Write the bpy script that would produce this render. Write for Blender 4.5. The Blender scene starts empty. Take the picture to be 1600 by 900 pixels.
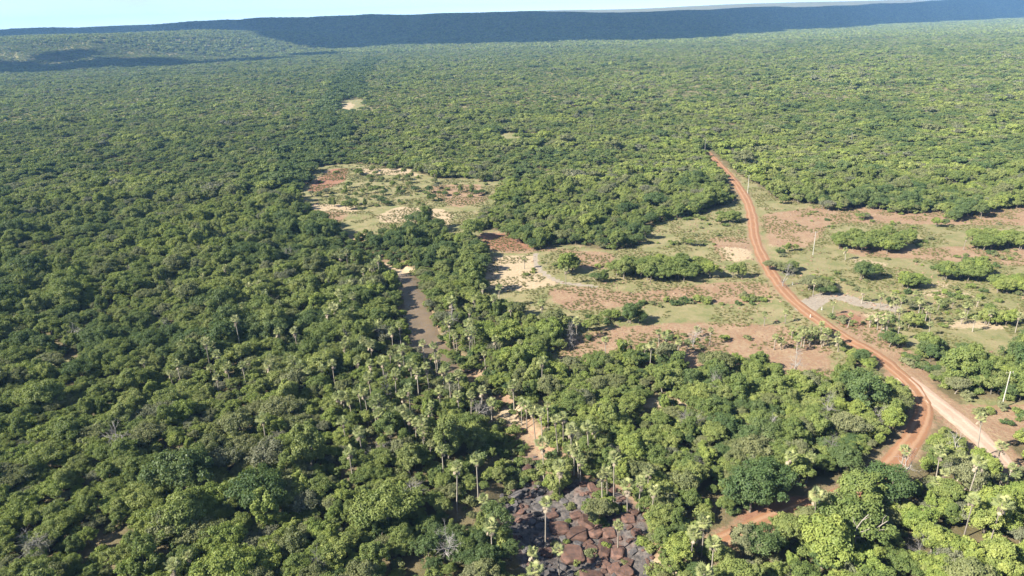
import bpy, math, random
import numpy as np
from mathutils import Matrix, Vector

# ------------------------------------------------------------------ camera, sky, sun, exposure
scene = bpy.context.scene
R = math.radians
CAM_H = 75.0
FPX = 1101.0                       # focal length in pixels of the 1600 wide photograph
PITCH = R(20.79)
ROLL = R(1.72)
SUN_EL = R(36)
SUN_AZ = R(-24)                      # sun stands on the -X side, turned this much towards +Y
cam = bpy.data.cameras.new('camera')
cam.sensor_width = 36.0
cam.lens = 36.0 * FPX / 1600.0
cam.clip_start = 1.0
cam.clip_end = 60000
cam_ob = bpy.data.objects.new('camera', cam)
scene.collection.objects.link(cam_ob)
FWD = Vector((0, math.cos(PITCH), -math.sin(PITCH)))
U0 = Vector((0, math.sin(PITCH), math.cos(PITCH)))
X0 = Vector((1, 0, 0))
CR = X0 * math.cos(ROLL) - U0 * math.sin(ROLL)
CU = X0 * math.sin(ROLL) + U0 * math.cos(ROLL)
M = Matrix.Identity(4)
for i in range(3):
    M[i][0] = CR[i]; M[i][1] = CU[i]; M[i][2] = -FWD[i]
M[2][3] = CAM_H
cam_ob.matrix_world = M
scene.camera = cam_ob

world = bpy.data.worlds.new('World')
scene.world = world
world.use_nodes = True
nt = world.node_tree
nt.nodes.clear()
wo = nt.nodes.new('ShaderNodeOutputWorld')
bg = nt.nodes.new('ShaderNodeBackground')
sky = nt.nodes.new('ShaderNodeTexSky')
sky.sky_type = 'NISHITA'
sky.sun_disc = False
sky.sun_elevation = SUN_EL
sky.sun_rotation = R(-90) + SUN_AZ
sky.altitude = 1500
sky.air_density = 0.65
sky.dust_density = 0.0
sky.ozone_density = 2.6
tc = nt.nodes.new('ShaderNodeTexCoord')
mp = nt.nodes.new('ShaderNodeMapping')
mp.inputs['Scale'].default_value = (1, 1, 5.0)
cn = nt.nodes.new('ShaderNodeTexNoise')
cn.inputs['Scale'].default_value = 2.2
cn.inputs['Detail'].default_value = 7
cn.inputs['Roughness'].default_value = 0.55
cr = nt.nodes.new('ShaderNodeValToRGB')
cr.color_ramp.elements[0].position = 0.47
cr.color_ramp.elements[0].color = (0, 0, 0, 1)
cr.color_ramp.elements[1].position = 0.66
cr.color_ramp.elements[1].color = (0.75, 0.75, 0.75, 1)
mx = nt.nodes.new('ShaderNodeMix')
mx.data_type = 'RGBA'
nt.links.new(tc.outputs['Generated'], mp.inputs['Vector'])
nt.links.new(mp.outputs['Vector'], cn.inputs['Vector'])
nt.links.new(cn.outputs['Fac'], cr.inputs['Fac'])
nt.links.new(cr.outputs['Color'], mx.inputs['Factor'])
nt.links.new(sky.outputs['Color'], mx.inputs[6])
mx.inputs[7].default_value = (3.9, 4.05, 4.25, 1)
nt.links.new(mx.outputs[2], bg.inputs['Color'])
bg.inputs['Strength'].default_value = 0.073
nt.links.new(bg.outputs['Background'], wo.inputs['Surface'])

sun = bpy.data.lights.new('sun', 'SUN')
sun.energy = 5.0
sun.angle = R(0.5)
sun.color = (1.0, 0.93, 0.80)
sun_ob = bpy.data.objects.new('sun', sun)
scene.collection.objects.link(sun_ob)
SUN = Vector((-math.cos(SUN_EL) * math.cos(SUN_AZ), math.cos(SUN_EL) * math.sin(SUN_AZ), math.sin(SUN_EL)))
sun_ob.rotation_euler = SUN.to_track_quat('Z', 'Y').to_euler()
sun_ob.location = (-200, 0, 300)

vs = scene.view_settings
vs.view_transform = 'Standard'
vs.look = 'None'
vs.exposure = 1.84
vs.gamma = 1.0
vs.use_curve_mapping = False
scene.cycles.max_bounces = 6
scene.cycles.diffuse_bounces = 3
scene.cycles.transmission_bounces = 3
scene.cycles.transparent_max_bounces = 4
scene.cycles.volume_bounces = 1
scene.cycles.use_denoising = True

# ------------------------------------------------------------------ helpers
COL = scene.collection
rng = np.random.default_rng(7)
random.seed(7)
nCR, nCU, nF = np.array(CR), np.array(CU), np.array(FWD)

def gp(px, py, z=0.0):
    """where the sight line of a photograph pixel meets the level z"""
    d = nF + nCR * ((px - 800) / FPX) + nCU * ((450 - py) / FPX)
    k = (z - CAM_H) / d[2]
    return (d[0] * k, d[1] * k)

def gpl(pts):
    return np.array([gp(*p) for p in pts])

def project(P):
    v = np.asarray(P, float) - np.array([0, 0, CAM_H])
    zc = v @ nF
    return 800 + FPX * (v @ nCR) / zc, 450 - FPX * (v @ nCU) / zc, zc

def _hash(ix, iy, seed):
    n = (ix.astype(np.int64) * 374761393 + iy.astype(np.int64) * 668265263 + seed * 1442695041) & 0x7fffffff
    n = ((n ^ (n >> 13)) * 1274126177) & 0x7fffffff
    return ((n ^ (n >> 16)) & 0xffff) / 65535.0

def noise(x, y, scale, seed=0, octs=3):
    x = np.asarray(x, float) / scale; y = np.asarray(y, float) / scale
    out = 0; amp = 1; tot = 0
    for o in range(octs):
        ix = np.floor(x); iy = np.floor(y); fx = x - ix; fy = y - iy
        fx = fx * fx * (3 - 2 * fx); fy = fy * fy * (3 - 2 * fy)
        a = _hash(ix, iy, seed + o); b = _hash(ix + 1, iy, seed + o)
        c = _hash(ix, iy + 1, seed + o); d = _hash(ix + 1, iy + 1, seed + o)
        out = out + amp * ((a + (b - a) * fx) * (1 - fy) + (c + (d - c) * fx) * fy)
        tot += amp; amp *= 0.5; x = x * 2.03 + 7.1; y = y * 2.03 + 3.7
    return out / tot

def sstep(a, b, x):
    t = np.clip((x - a) / (b - a), 0, 1)
    return t * t * (3 - 2 * t)

def in_poly(poly, x, y):
    inside = np.zeros(np.shape(x), bool)
    n = len(poly)
    for i in range(n):
        x1, y1 = poly[i]; x2, y2 = poly[(i + 1) % n]
        if y1 == y2: continue
        c = ((y1 > y) != (y2 > y)) & (x < (x2 - x1) * (y - y1) / (y2 - y1) + x1)
        inside ^= c
    return inside

def dist_line(line, x, y, want_t=False):
    best = np.full(np.shape(x), 1e9); tt = np.zeros(np.shape(x))
    for i in range(len(line) - 1):
        ax, ay = line[i]; bx, by = line[i + 1]
        dx, dy = bx - ax, by - ay
        t = np.clip(((x - ax) * dx + (y - ay) * dy) / (dx * dx + dy * dy), 0, 1)
        d = np.hypot(x - ax - t * dx, y - ay - t * dy)
        m = d < best
        best = np.where(m, d, best); tt = np.where(m, i + t, tt)
    return (best, tt) if want_t else best

def smooth_line(pts, n=8):
    pts = np.asarray(pts, float)
    P = np.vstack([2 * pts[0] - pts[1], pts, 2 * pts[-1] - pts[-2]])
    out = []
    for i in range(1, len(P) - 2):
        for k in range(n):
            t = k / n
            out.append(0.5 * ((2 * P[i]) + (-P[i-1] + P[i+1]) * t + (2*P[i-1] - 5*P[i] + 4*P[i+1] - P[i+2]) * t*t + (-P[i-1] + 3*P[i] - 3*P[i+1] + P[i+2]) * t**3))
    out.append(pts[-1])
    return np.array(out)

def mesh_np(name, verts, faces, mat=None, smooth=False, mats=None, fmat=None):
    """verts Nx3, faces MxK of one size"""
    me = bpy.data.meshes.new(name)
    verts = np.asarray(verts, np.float32); faces = np.asarray(faces, np.int32)
    k = faces.shape[1]
    me.vertices.add(len(verts)); me.vertices.foreach_set('co', verts.ravel())
    me.loops.add(faces.size); me.loops.foreach_set('vertex_index', faces.ravel())
    me.polygons.add(len(faces))
    me.polygons.foreach_set('loop_start', np.arange(0, faces.size, k, dtype=np.int32))
    for m in (mats or ([mat] if mat else [])): me.materials.append(m)
    if fmat is not None: me.polygons.foreach_set('material_index', np.asarray(fmat, np.int32))
    me.update(calc_edges=True)
    me.polygons.foreach_set('use_smooth', np.full(len(faces), bool(smooth)))
    me.validate()
    return me

def add_attr(me, name, data, typ='FLOAT', dom='POINT'):
    a = me.attributes.new(name, typ, dom)
    d = np.asarray(data)
    if typ == 'FLOAT': a.data.foreach_set('value', d.astype(np.float32).ravel())
    elif typ == 'INT': a.data.foreach_set('value', d.astype(np.int32).ravel())
    elif typ == 'FLOAT_VECTOR': a.data.foreach_set('vector', d.astype(np.float32).ravel())

def obj(name, me, parent=None, link=True, label=None, cat=None, group=None, kind=None):
    o = bpy.data.objects.new(name, me)
    if link: COL.objects.link(o)
    if parent: o.parent = parent
    if label: o['label'] = label
    if cat: o['category'] = cat
    if group: o['group'] = group
    if kind: o['kind'] = kind
    return o

# ------------------------------------------------------------------ the lie of the land
TK = np.array([(x - 800) / 1178.0 for x in (-900, 0, 300, 500, 700, 900, 1000, 1200, 1400, 1600, 2500)])
L1B = np.array([2600, 2600, 2700, 2300, 2050, 2150, 2250, 2900, 3600, 4300, 4600])
L1E = np.array([6, 6, 8, 11, 12, 8, 5, 7, 5, 9, 8])
L3E = np.array([2, 3, 5, 9, 14, 14, 13, 14, 13, 7, 4])
T2 = np.array([(x - 800) / 1178.0 for x in (-900, 0, 150, 345, 500, 640, 760)])
L2B = np.array([1600, 1600, 1520, 1850, 2200, 2450, 2600])
L2Z = np.array([58, 58, 58, 55, 44, 24, 0])

STREAM = smooth_line(gpl([(545, 372), (575, 388), (605, 408), (632, 430), (645, 460), (652, 492), (664, 530), (696, 560),
                          (735, 588), (765, 612), (788, 645), (815, 690), (822, 735), (835, 780), (880, 825), (930, 868), (965, 915), (985, 960)]))
ROAD = smooth_line(gpl([(1103, 236), (1120, 253), (1141, 275), (1158, 298), (1170, 320), (1176, 345), (1179, 370), (1189, 397), (1205, 426),
                        (1227, 456), (1255, 482), (1288, 506), (1325, 530), (1362, 552), (1398, 578), (1428, 606), (1444, 636),
                        (1438, 662), (1421, 692), (1398, 722), (1368, 748), (1325, 769), (1280, 786), (1225, 804), (1170, 826), (1120, 850)]))
BRANCH = smooth_line(gpl([(1412, 590), (1446, 616), (1490, 650), (1530, 684), (1575, 730)]))
TRACK_A = smooth_line(gpl([(1258, 482), (1280, 466), (1302, 461), (1330, 467), (1350, 474), (1392, 480)]))
TRACK_B = smooth_line(gpl([(838, 396), (838, 412), (852, 428), (880, 441), (930, 447)]))
TRACK_C = smooth_line(gpl([(1330, 512), (1350, 530), (1378, 556), (1400, 580)]))
TRACK_D = smooth_line(gpl([(545, 160), (570, 120), (600, 100)]))
SIDE = smooth_line(gpl([(850, 182), (900, 165), (960, 156), (1020, 150)]))

def height(x, y):
    x = np.asarray(x, float); y = np.asarray(y, float)
    ys = np.maximum(y, 1.0); t = np.clip(x / ys, -1.4, 1.4)
    und = (noise(x, y, 60, 3, 3) - 0.5) * 1.0 * sstep(60, 140, np.abs(y) + np.abs(x)) + (noise(x, y, 9, 5, 2) - 0.5) * 0.25
    b1 = np.interp(t, TK, L1B); r1 = b1 + 1700
    z1 = (CAM_H + np.interp(t, TK, L1E) / 1260 * r1)
    nz = noise(x, y, 520, 11, 3); nz2 = noise(x, y, 1400, 17, 2)
    p1 = sstep(0, 1, (ys - b1 - (nz - .5) * 500) / 1700.0)
    h1 = z1 * p1 + (nz - 0.5) * 60 * 4 * p1 * (1 - p1) + (nz2 - .5) * 30 * p1 + (noise(x, y, 330, 19, 2) - .5) * 26 * p1
    b2 = np.interp(t, T2, L2B); z2 = np.interp(t, T2, L2Z)
    p2 = sstep(0, 1, (ys - b2 - (nz - .5) * 500) / 620.0)
    h2 = z2 * p2 * 1.1 + (nz - .5) * 24 * p2
    r3 = 9000.0
    z3 = CAM_H + np.interp(t, TK, L3E) / 1260 * r3
    h3 = (z3 + (nz2 - .5) * 30) * sstep(6200, 9000, ys)
    h = np.maximum(np.maximum(h1, h2), h3)
    h = und + h
    near = (y > 40) & (y < 420) & (np.abs(x) < 260)
    if near.any():
        xs, yn = x[near] if x.ndim else x, y[near] if y.ndim else y
        ds, ts = dist_line(STREAM[::2], xs, yn, True)
        w = 4.6 + 3.4 * sstep(40, 60, ts)
        sub = -1.5 * (1 - sstep(w * .55, w * 1.35, ds))
        dr = np.minimum(dist_line(ROAD[::3], xs, yn), dist_line(BRANCH[::3], xs, yn))
        k = sstep(3.0, 7.0, dr)
        if h.ndim:
            h[near] = h[near] * k + sub
        else:
            h = h * k + sub
    return h

def H1(x, y):
    return float(height(np.array([x]), np.array([y]))[0])

# clearings: (pixel x, pixel y[, height of what hides the edge])
C_EAST = gpl([(1128, 246), (1150, 262), (1178, 290), (1222, 310), (1300, 324), (1462, 330), (1480, 346), (1600, 322), (1680, 330), (1720, 500, 4),
              (1560, 512, 4), (1470, 540, 4), (1424, 574, 4), (1385, 585), (1330, 552), (1262, 490), (1178, 380), (1165, 310)])
C_WEST = gpl([(1168, 312), (1186, 340), (1256, 480), (1335, 550, 2), (1210, 548, 5), (1110, 546, 5), (1000, 536, 4), (890, 552, 4), (874, 530, 4), (905, 492, 4), (868, 470, 4), (790, 456, 4),
              (752, 445, 4), (760, 402), (742, 374), (764, 361), (800, 366), (880, 391), (950, 393), (1010, 389), (1022, 352), (1098, 332)])
C_NORTH = gpl([(470, 300), (486, 282), (516, 260), (552, 254), (600, 260), (650, 266), (705, 278), (775, 286), (788, 316), (740, 362, 3), (690, 356, 4), (645, 342, 3),
               (600, 350, 4), (560, 350, 4), (520, 345, 4), (478, 338, 4)])
C_NORTH2 = gpl([(548, 246), (580, 244), (700, 262), (690, 274), (600, 268), (545, 262)])
C_BASE = gpl([(1500, 640), (1560, 635), (1660, 645), (1680, 690, 3), (1560, 668, 3)])
C_SAND = gpl([(520, 178), (530, 158), (560, 155), (572, 166), (548, 176)])
C_GAP = gpl([(770, 218), (790, 208), (832, 210), (838, 216), (810, 222)])
C_GAP2 = gpl([(20, 592), (40, 580), (130, 572), (120, 590)])
C_GAP3 = gpl([(270, 636), (262, 622), (280, 624), (285, 640)])
C_GAP4 = gpl([(1410, 330), (1600, 290), (1640, 300), (1640, 312), (1480, 340)])
C_GAP5 = gpl([(1135, 228), (1220, 236), (1220, 230), (1140, 224)])
C_RED = gpl([(466, 306), (480, 282), (512, 257), (552, 254), (560, 290), (520, 308)])
CLEAR = [C_RED, C_EAST, C_WEST, C_NORTH, C_BASE, C_SAND, C_GAP, C_GAP2, C_GAP3, C_GAP5]
ROCKS = gpl([(775, 765), (840, 760), (885, 748), (945, 750), (992, 784), (1014, 826), (1026, 880), (1060, 960), (850, 990), (812, 880), (785, 824)])
_c = ROCKS.mean(0)
ROCKS_PAD = _c + (ROCKS - _c) * (1 + .9 / np.linalg.norm(ROCKS - _c, axis=1))[:, None]

def clearing(x, y):
    wx = x + (noise(x, y, 22, 21, 3) - .5) * 16; wy = y + (noise(x, y, 22, 31, 3) - .5) * 26
    m = np.zeros(np.shape(x), bool)
    for P in CLEAR: m |= in_poly(P, wx, wy)
    return m

# ------------------------------------------------------------------ materials
def material(name):
    m = bpy.data.materials.new(name); m.use_nodes = True
    t = m.node_tree; t.nodes.clear()
    out = t.nodes.new('ShaderNodeOutputMaterial')
    return m, t, out

def N(t, typ, **kw):
    n = t.nodes.new(typ)
    for k, v in kw.items():
        if k in n.inputs: n.inputs[k].default_value = v
        else: setattr(n, k, v)
    return n

def mixc(t, fac, a, b):
    m = t.nodes.new('ShaderNodeMix'); m.data_type = 'RGBA'
    for s, v in ((m.inputs[0], fac), (m.inputs[6], a), (m.inputs[7], b)):
        if isinstance(v, bpy.types.NodeSocket): t.links.new(v, s)
        elif isinstance(v, (int, float)): s.default_value = v
        else: s.default_value = (*v, 1)
    return m.outputs[2]

def ramp(t, fac, stops):
    r = t.nodes.new('ShaderNodeValToRGB')
    e = r.color_ramp.elements
    while len(e) < len(stops): e.new(0.5)
    for i, (p, c) in enumerate(stops):
        e[i].position = p
        e[i].color = (*c, 1) if not isinstance(c, float) else (c, c, c, 1)
    t.links.new(fac, r.inputs['Fac'])
    return r.outputs['Color']

def tnoise(t, scale, detail=4, rough=0.55, coord=None):
    n = N(t, 'ShaderNodeTexNoise', Scale=scale, Detail=detail, Roughness=rough)
    if coord is None:
        coord = N(t, 'ShaderNodeNewGeometry').outputs['Position']
    t.links.new(coord, n.inputs['Vector'])
    return n.outputs['Fac']

def mathn(t, op, a, b):
    m = N(t, 'ShaderNodeMath', operation=op)
    for i, v in enumerate((a, b)):
        if isinstance(v, bpy.types.NodeSocket): t.links.new(v, m.inputs[i])
        else: m.inputs[i].default_value = v
    return m.outputs[0]

def attr(t, name):
    a = N(t, 'ShaderNodeAttribute'); a.attribute_name = name
    return a.outputs['Fac']

def foliage(name, stops, trans=0.40, patch=0.5, rough=.7):
    """green that differs from tree to tree, from stand to stand and from clump to clump"""
    m, t, out = material(name)
    oi = N(t, 'ShaderNodeObjectInfo')
    pn = tnoise(t, 0.018, 2, .5, oi.outputs['Location'])
    f = mathn(t, 'ADD', mathn(t, 'MULTIPLY', oi.outputs['Random'], 1 - patch), mathn(t, 'MULTIPLY', pn, patch))
    col = ramp(t, f, stops)
    tint = attr(t, 'tint')
    hsv = N(t, 'ShaderNodeHueSaturation', Saturation=.94)
    t.links.new(col, hsv.inputs['Color'])
    t.links.new(mathn(t, 'ADD', mathn(t, 'MULTIPLY', tint, 0.55), 0.72), hsv.inputs['Value'])
    t.links.new(mathn(t, 'ADD', mathn(t, 'MULTIPLY', tint, -0.03), 0.515), hsv.inputs['Hue'])
    d = N(t, 'ShaderNodeBsdfDiffuse', Roughness=rough)
    t.links.new(hsv.outputs['Color'], d.inputs['Color'])
    tr = N(t, 'ShaderNodeBsdfTranslucent')
    tcol = mixc(t, 0.5, hsv.outputs['Color'], (0.16, 0.20, 0.025))
    t.links.new(tcol, tr.inputs['Color'])
    g = N(t, 'ShaderNodeBsdfGlossy', Roughness=0.5)
    g.inputs['Color'].default_value = (1, 1, 1, 1)
    ms = N(t, 'ShaderNodeMixShader', Fac=trans)
    t.links.new(d.outputs[0], ms.inputs[1]); t.links.new(tr.outputs[0], ms.inputs[2])
    ms2 = N(t, 'ShaderNodeMixShader', Fac=0.012)
    t.links.new(ms.outputs[0], ms2.inputs[1]); t.links.new(g.outputs[0], ms2.inputs[2])
    t.links.new(ms2.outputs[0], out.inputs['Surface'])
    return m

def plain(name, c1, c2, scale=1.5, rough=.85, bump=0.3, detail=5):
    m, t, out = material(name)
    oi = N(t, 'ShaderNodeObjectInfo')
    co = N(t, 'ShaderNodeTexCoord').outputs['Object']
    n = tnoise(t, scale, detail, .6, co)
    c = mixc(t, ramp(t, n, [(0.3, 0.0), (0.7, 1.0)]), c1, c2)
    hsv = N(t, 'ShaderNodeHueSaturation')
    t.links.new(c, hsv.inputs['Color'])
    t.links.new(mathn(t, 'ADD', mathn(t, 'MULTIPLY', oi.outputs['Random'], .6), .7), hsv.inputs['Value'])
    p = N(t, 'ShaderNodeBsdfPrincipled', Roughness=rough)
    p.inputs['Specular IOR Level'].default_value = .25
    t.links.new(hsv.outputs['Color'], p.inputs['Base Color'])
    if bump:
        b = N(t, 'ShaderNodeBump', Strength=bump, Distance=.15)
        t.links.new(n, b.inputs['Height']); t.links.new(b.outputs['Normal'], p.inputs['Normal'])
    t.links.new(p.outputs[0], out.inputs['Surface'])
    return m

G_MID = foliage('leaf_mid', [(.15, (0.118, 0.171, 0.044)), (.40, (0.163, 0.214, 0.053)), (.60, (0.200, 0.247, 0.062)), (.85, (0.218, 0.245, 0.083))])
G_DARK = foliage('leaf_dark', [(.2, (0.077, 0.128, 0.041)), (.5, (0.100, 0.152, 0.048)), (.8, (0.129, 0.175, 0.056))], trans=.38)
G_LIGHT = foliage('leaf_light', [(.2, (0.188, 0.254, 0.050)), (.5, (0.231, 0.281, 0.058)), (.8, (0.248, 0.281, 0.086))], trans=.38)
G_OLIVE = foliage('leaf_olive', [(.2, (0.152, 0.179, 0.064)), (.5, (0.187, 0.204, 0.081)), (.8, (0.200, 0.211, 0.108))], trans=.38)
G_GREY = foliage('leaf_grey', [(.2, (0.161, 0.179, 0.102)), (.5, (0.185, 0.195, 0.117)), (.8, (0.193, 0.190, 0.131))], trans=.38)
G_PALM = foliage('palm_leaf', [(.2, (0.17, 0.205, 0.075)), (.5, (0.215, 0.24, 0.09)), (.8, (0.25, 0.26, 0.115))], trans=.25)
G_GRASS = foliage('grass_blade', [(.2, (.10, .12, .035)), (.5, (.15, .15, .05)), (.8, (.20, .17, .075))], trans=.25)
DEADLEAF = plain('dead_frond', (.13, .105, .075), (.24, .20, .15), 2.0, .9, 0)
BARK = plain('bark', (.10, .085, .068), (.20, .175, .145), 3.0)
PALMBARK = plain('palm_bark', (.17, .15, .12), (.28, .25, .21), 3.0)
PALEWOOD = plain('bare_wood', (.17, .15, .125), (.28, .25, .21), 2.0)
GREYWOOD = plain('grey_twig', (.17, .155, .145), (.29, .27, .25), 2.0, .9, 0)
CONCRETE = plain('concrete', (.30, .29, .265), (.40, .385, .36), 1.0, .8, .1)
REDROCK = plain('red_rock', (.045, .031, .027), (.135, .074, .054), 1.6, .85, .7, 9)
DARKROCK = plain('dark_rock', (.030, .029, .031), (.105, .095, .092), 1.1, .8, .7, 9)
STONE = plain('red_stone', (.15, .09, .06), (.24, .165, .115), 2.0, .9, .2)

def ground_material():
    m, t, out = material('ground')
    n_big = tnoise(t, .035, 4); n_mid = tnoise(t, .18, 5, .62); n_fine = tnoise(t, 1.3, 5, .65); n_vf = tnoise(t, 5.0, 3, .6)
    litter = mixc(t, ramp(t, n_mid, [(.35, 0.), (.65, 1.)]), (.085, .075, .036), (.14, .11, .065))
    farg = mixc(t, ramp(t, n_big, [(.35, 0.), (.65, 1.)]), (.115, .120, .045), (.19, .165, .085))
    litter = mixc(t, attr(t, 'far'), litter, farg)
    grass = mixc(t, ramp(t, n_mid, [(.38, 0.), (.62, 1.)]), (.120, .130, .052), (.195, .170, .090))
    grass = mixc(t, ramp(t, n_fine, [(.5, 0.), (.75, .6)]), grass, (.25, .19, .115))
    red = mixc(t, ramp(t, n_mid, [(.32, 0.), (.68, 1.)]), (.195, .132, .082), (.25, .185, .118))
    red = mixc(t, ramp(t, n_fine, [(.42, 0.), (.62, .55)]), red, (.165, .080, .055))
    red = mixc(t, ramp(t, n_vf, [(.60, 0.), (.70, .6)]), red, (.36, .25, .17))
    deep = mixc(t, ramp(t, n_mid, [(.32, 0.), (.68, 1.)]), (.165, .082, .052), (.22, .12, .078))
    sand = mixc(t, ramp(t, n_fine, [(.35, 0.), (.7, 1.)]), (.26, .20, .125), (.36, .29, .20))
    grey = mixc(t, ramp(t, n_fine, [(.35, 0.), (.7, 1.)]), (.20, .17, .135), (.275, .235, .19))
    rock = mixc(t, ramp(t, n_fine, [(.38, 0.), (.64, 1.)]), (.040, .038, .038), (.125, .108, .098))
    rock = mixc(t, ramp(t, n_mid, [(.5, 0.), (.7, .65)]), rock, (.17, .085, .058))
    def edge(a, j=.5):          # break a mask's edge up with noise
        s = mathn(t, 'ADD', attr(t, a), mathn(t, 'MULTIPLY', mathn(t, 'SUBTRACT', mathn(t, 'ADD', mathn(t, 'MULTIPLY', n_fine, .55), mathn(t, 'MULTIPLY', n_mid, .45)), .5), j * 2.4))
        return ramp(t, s, [(.38, 0.), (.62, 1.)])
    c = litter
    for a, s, j in (('open', grass, .35), ('red', red, .55), ('deep', deep, .4), ('sand', sand, .5), ('grey', grey, .4), ('rock', rock, .3)):
        c = mixc(t, edge(a, j), c, s)
    p = N(t, 'ShaderNodeBsdfPrincipled', Roughness=.92)
    p.inputs['Specular IOR Level'].default_value = .15
    t.links.new(c, p.inputs['Base Color'])
    hsum = mathn(t, 'ADD', n_fine, mathn(t, 'MULTIPLY', n_vf, .4))
    b = N(t, 'ShaderNodeBump', Strength=.6, Distance=.35)
    t.links.new(hsum, b.inputs['Height']); t.links.new(b.outputs['Normal'], p.inputs['Normal'])
    t.links.new(p.outputs[0], out.inputs['Surface'])
    return m

def road_material(name, c1, c2, cr_, cedge):
    m, t, out = material(name)
    n_mid = tnoise(t, .25, 5, .6); n_f = tnoise(t, 2.2, 5, .65)
    u = attr(t, 'across')                     # -1 .. 1 over the width
    w = mathn(t, 'ADD', u, mathn(t, 'MULTIPLY', mathn(t, 'SUBTRACT', n_mid, .5), .5))
    a = mathn(t, 'ABSOLUTE', w, 0)
    rut = ramp(t, a, [(.20, 0.), (.36, 1.), (.52, 1.), (.70, 0.)])
    c = mixc(t, ramp(t, n_mid, [(.3, 0.), (.7, 1.)]), c1, c2)
    c = mixc(t, mathn(t, 'MULTIPLY', rut, .55), c, cr_)
    c = mixc(t, ramp(t, n_f, [(.5, 0.), (.75, .5)]), c, cedge)
    c = mixc(t, ramp(t, a, [(.78, 0.), (1.0, .8)]), c, cedge)
    p = N(t, 'ShaderNodeBsdfPrincipled', Roughness=.93)
    p.inputs['Specular IOR Level'].default_value = .12
    t.links.new(c, p.inputs['Base Color'])
    b = N(t, 'ShaderNodeBump', Strength=.5, Distance=.15)
    t.links.new(mathn(t, 'SUBTRACT', n_f, mathn(t, 'MULTIPLY', rut, .5)), b.inputs['Height']); t.links.new(b.outputs['Normal'], p.inputs['Normal'])
    t.links.new(p.outputs[0], out.inputs['Surface'])
    return m

def water_material():
    m, t, out = material('muddy_water')
    n = tnoise(t, .12, 3)
    c = mixc(t, ramp(t, n, [(.35, 0.), (.65, 1.)]), (.10, .078, .056), (.155, .115, .078))
    p = N(t, 'ShaderNodeBsdfPrincipled', Roughness=.08)
    p.inputs['IOR'].default_value = 1.333
    t.links.new(c, p.inputs['Base Color'])
    b = N(t, 'ShaderNodeBump', Strength=.12, Distance=.05)
    t.links.new(tnoise(t, 2.5, 3), b.inputs['Height']); t.links.new(b.outputs['Normal'], p.inputs['Normal'])
    t.links.new(p.outputs[0], out.inputs['Surface'])
    return m

# ------------------------------------------------------------------ ground
rows = [-500, -250, -100, -20, 20]
y = 40.0
while y < 11500:
    rows.append(y); y *= 1.0065 if y < 700 else (1.016 if y < 5200 else 1.03)
rows = np.array(rows)
u = np.linspace(-1, 1, 521)
half = 0.95 * np.abs(rows) + 140
GX = half[:, None] * u[None, :]
GY = np.repeat(rows[:, None], len(u), 1)
gx, gy = GX.ravel(), GY.ravel()
gz = height(gx, gy)
nr, nc = len(rows), len(u)
I = np.arange(nr * nc).reshape(nr, nc)
F = np.stack([I[:-1, :-1], I[:-1, 1:], I[1:, 1:], I[1:, :-1]], -1).reshape(-1, 4)
gme = mesh_np('ground', np.stack([gx, gy, gz], 1), F, ground_material(), True)

def blur_mask(fn, x, y, r):
    s = np.zeros(len(x))
    offs = [(0, 0), (1, 0), (-1, 0), (0, 1), (0, -1), (.7, .7), (-.7, .7), (.7, -.7), (-.7, -.7)]
    for a, b in offs: s += fn(x + a * r, y + b * r)
    return s / len(offs)
inr = (gy > 50) & (gy < 1000)
ix, iy = gx[inr], gy[inr]
def put(fn, r):
    a = np.zeros(len(gx)); a[inr] = blur_mask(fn, ix, iy, r); return a
def polys(*ps):
    PP = [gpl(p) for p in ps]
    def f(x, y):
        m = np.zeros(len(x), bool)
        for P in PP: m |= in_poly(P, x, y)
        return m.astype(float)
    return f
open_m = put(lambda x, y: clearing(x, y).astype(float), 3.0)
red_m = put(polys([(480, 292), (512, 264), (545, 262), (536, 282), (495, 300)], [(672, 288), (752, 288), (764, 314), (712, 326), (676, 305)], [(470, 322), (545, 318), (540, 345), (470, 350)],
                  [(742, 364), (800, 362), (880, 392), (960, 394), (965, 420), (905, 420), (870, 392), (800, 396), (755, 390)],
                  [(850, 452), (905, 446), (990, 456), (1120, 440), (1200, 440), (1210, 470), (1120, 474), (1020, 470), (960, 480), (880, 486)],
                  [(880, 525), (960, 510), (1080, 500), (1230, 508), (1300, 540), (1300, 590), (860, 600)],
                  [(1190, 335), (1290, 322), (1460, 330), (1600, 322), (1650, 335), (1640, 352), (1300, 350), (1262, 390), (1200, 385)],
                  [(1300, 385), (1420, 388), (1600, 380), (1650, 420), (1440, 405), (1340, 400)],
                  [(1300, 480), (1350, 485), (1420, 545), (1470, 590), (1430, 620), (1380, 560), (1310, 520)],
                  [(1480, 630), (1700, 635), (1700, 700), (1560, 690)],
                  [(1105, 370), (1170, 372), (1180, 395), (1130, 410)],
                  [(750, 600), (790, 600), (860, 680), (960, 720), (1060, 800), (1090, 960), (1010, 960), (1010, 820), (930, 745), (850, 740), (790, 660)],
                  [(1130, 800), (1240, 770), (1290, 790), (1160, 850)]), 2.6)
deep_m = put(polys([(478, 300), (494, 284), (520, 264), (546, 262), (538, 284), (505, 298)], [(748, 366), (800, 365), (856, 384), (800, 393), (765, 388)], [(1300, 488), (1345, 490), (1350, 512), (1320, 515)], [(1150, 800), (1240, 772), (1290, 785), (1170, 850)]), 2.0)
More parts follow.
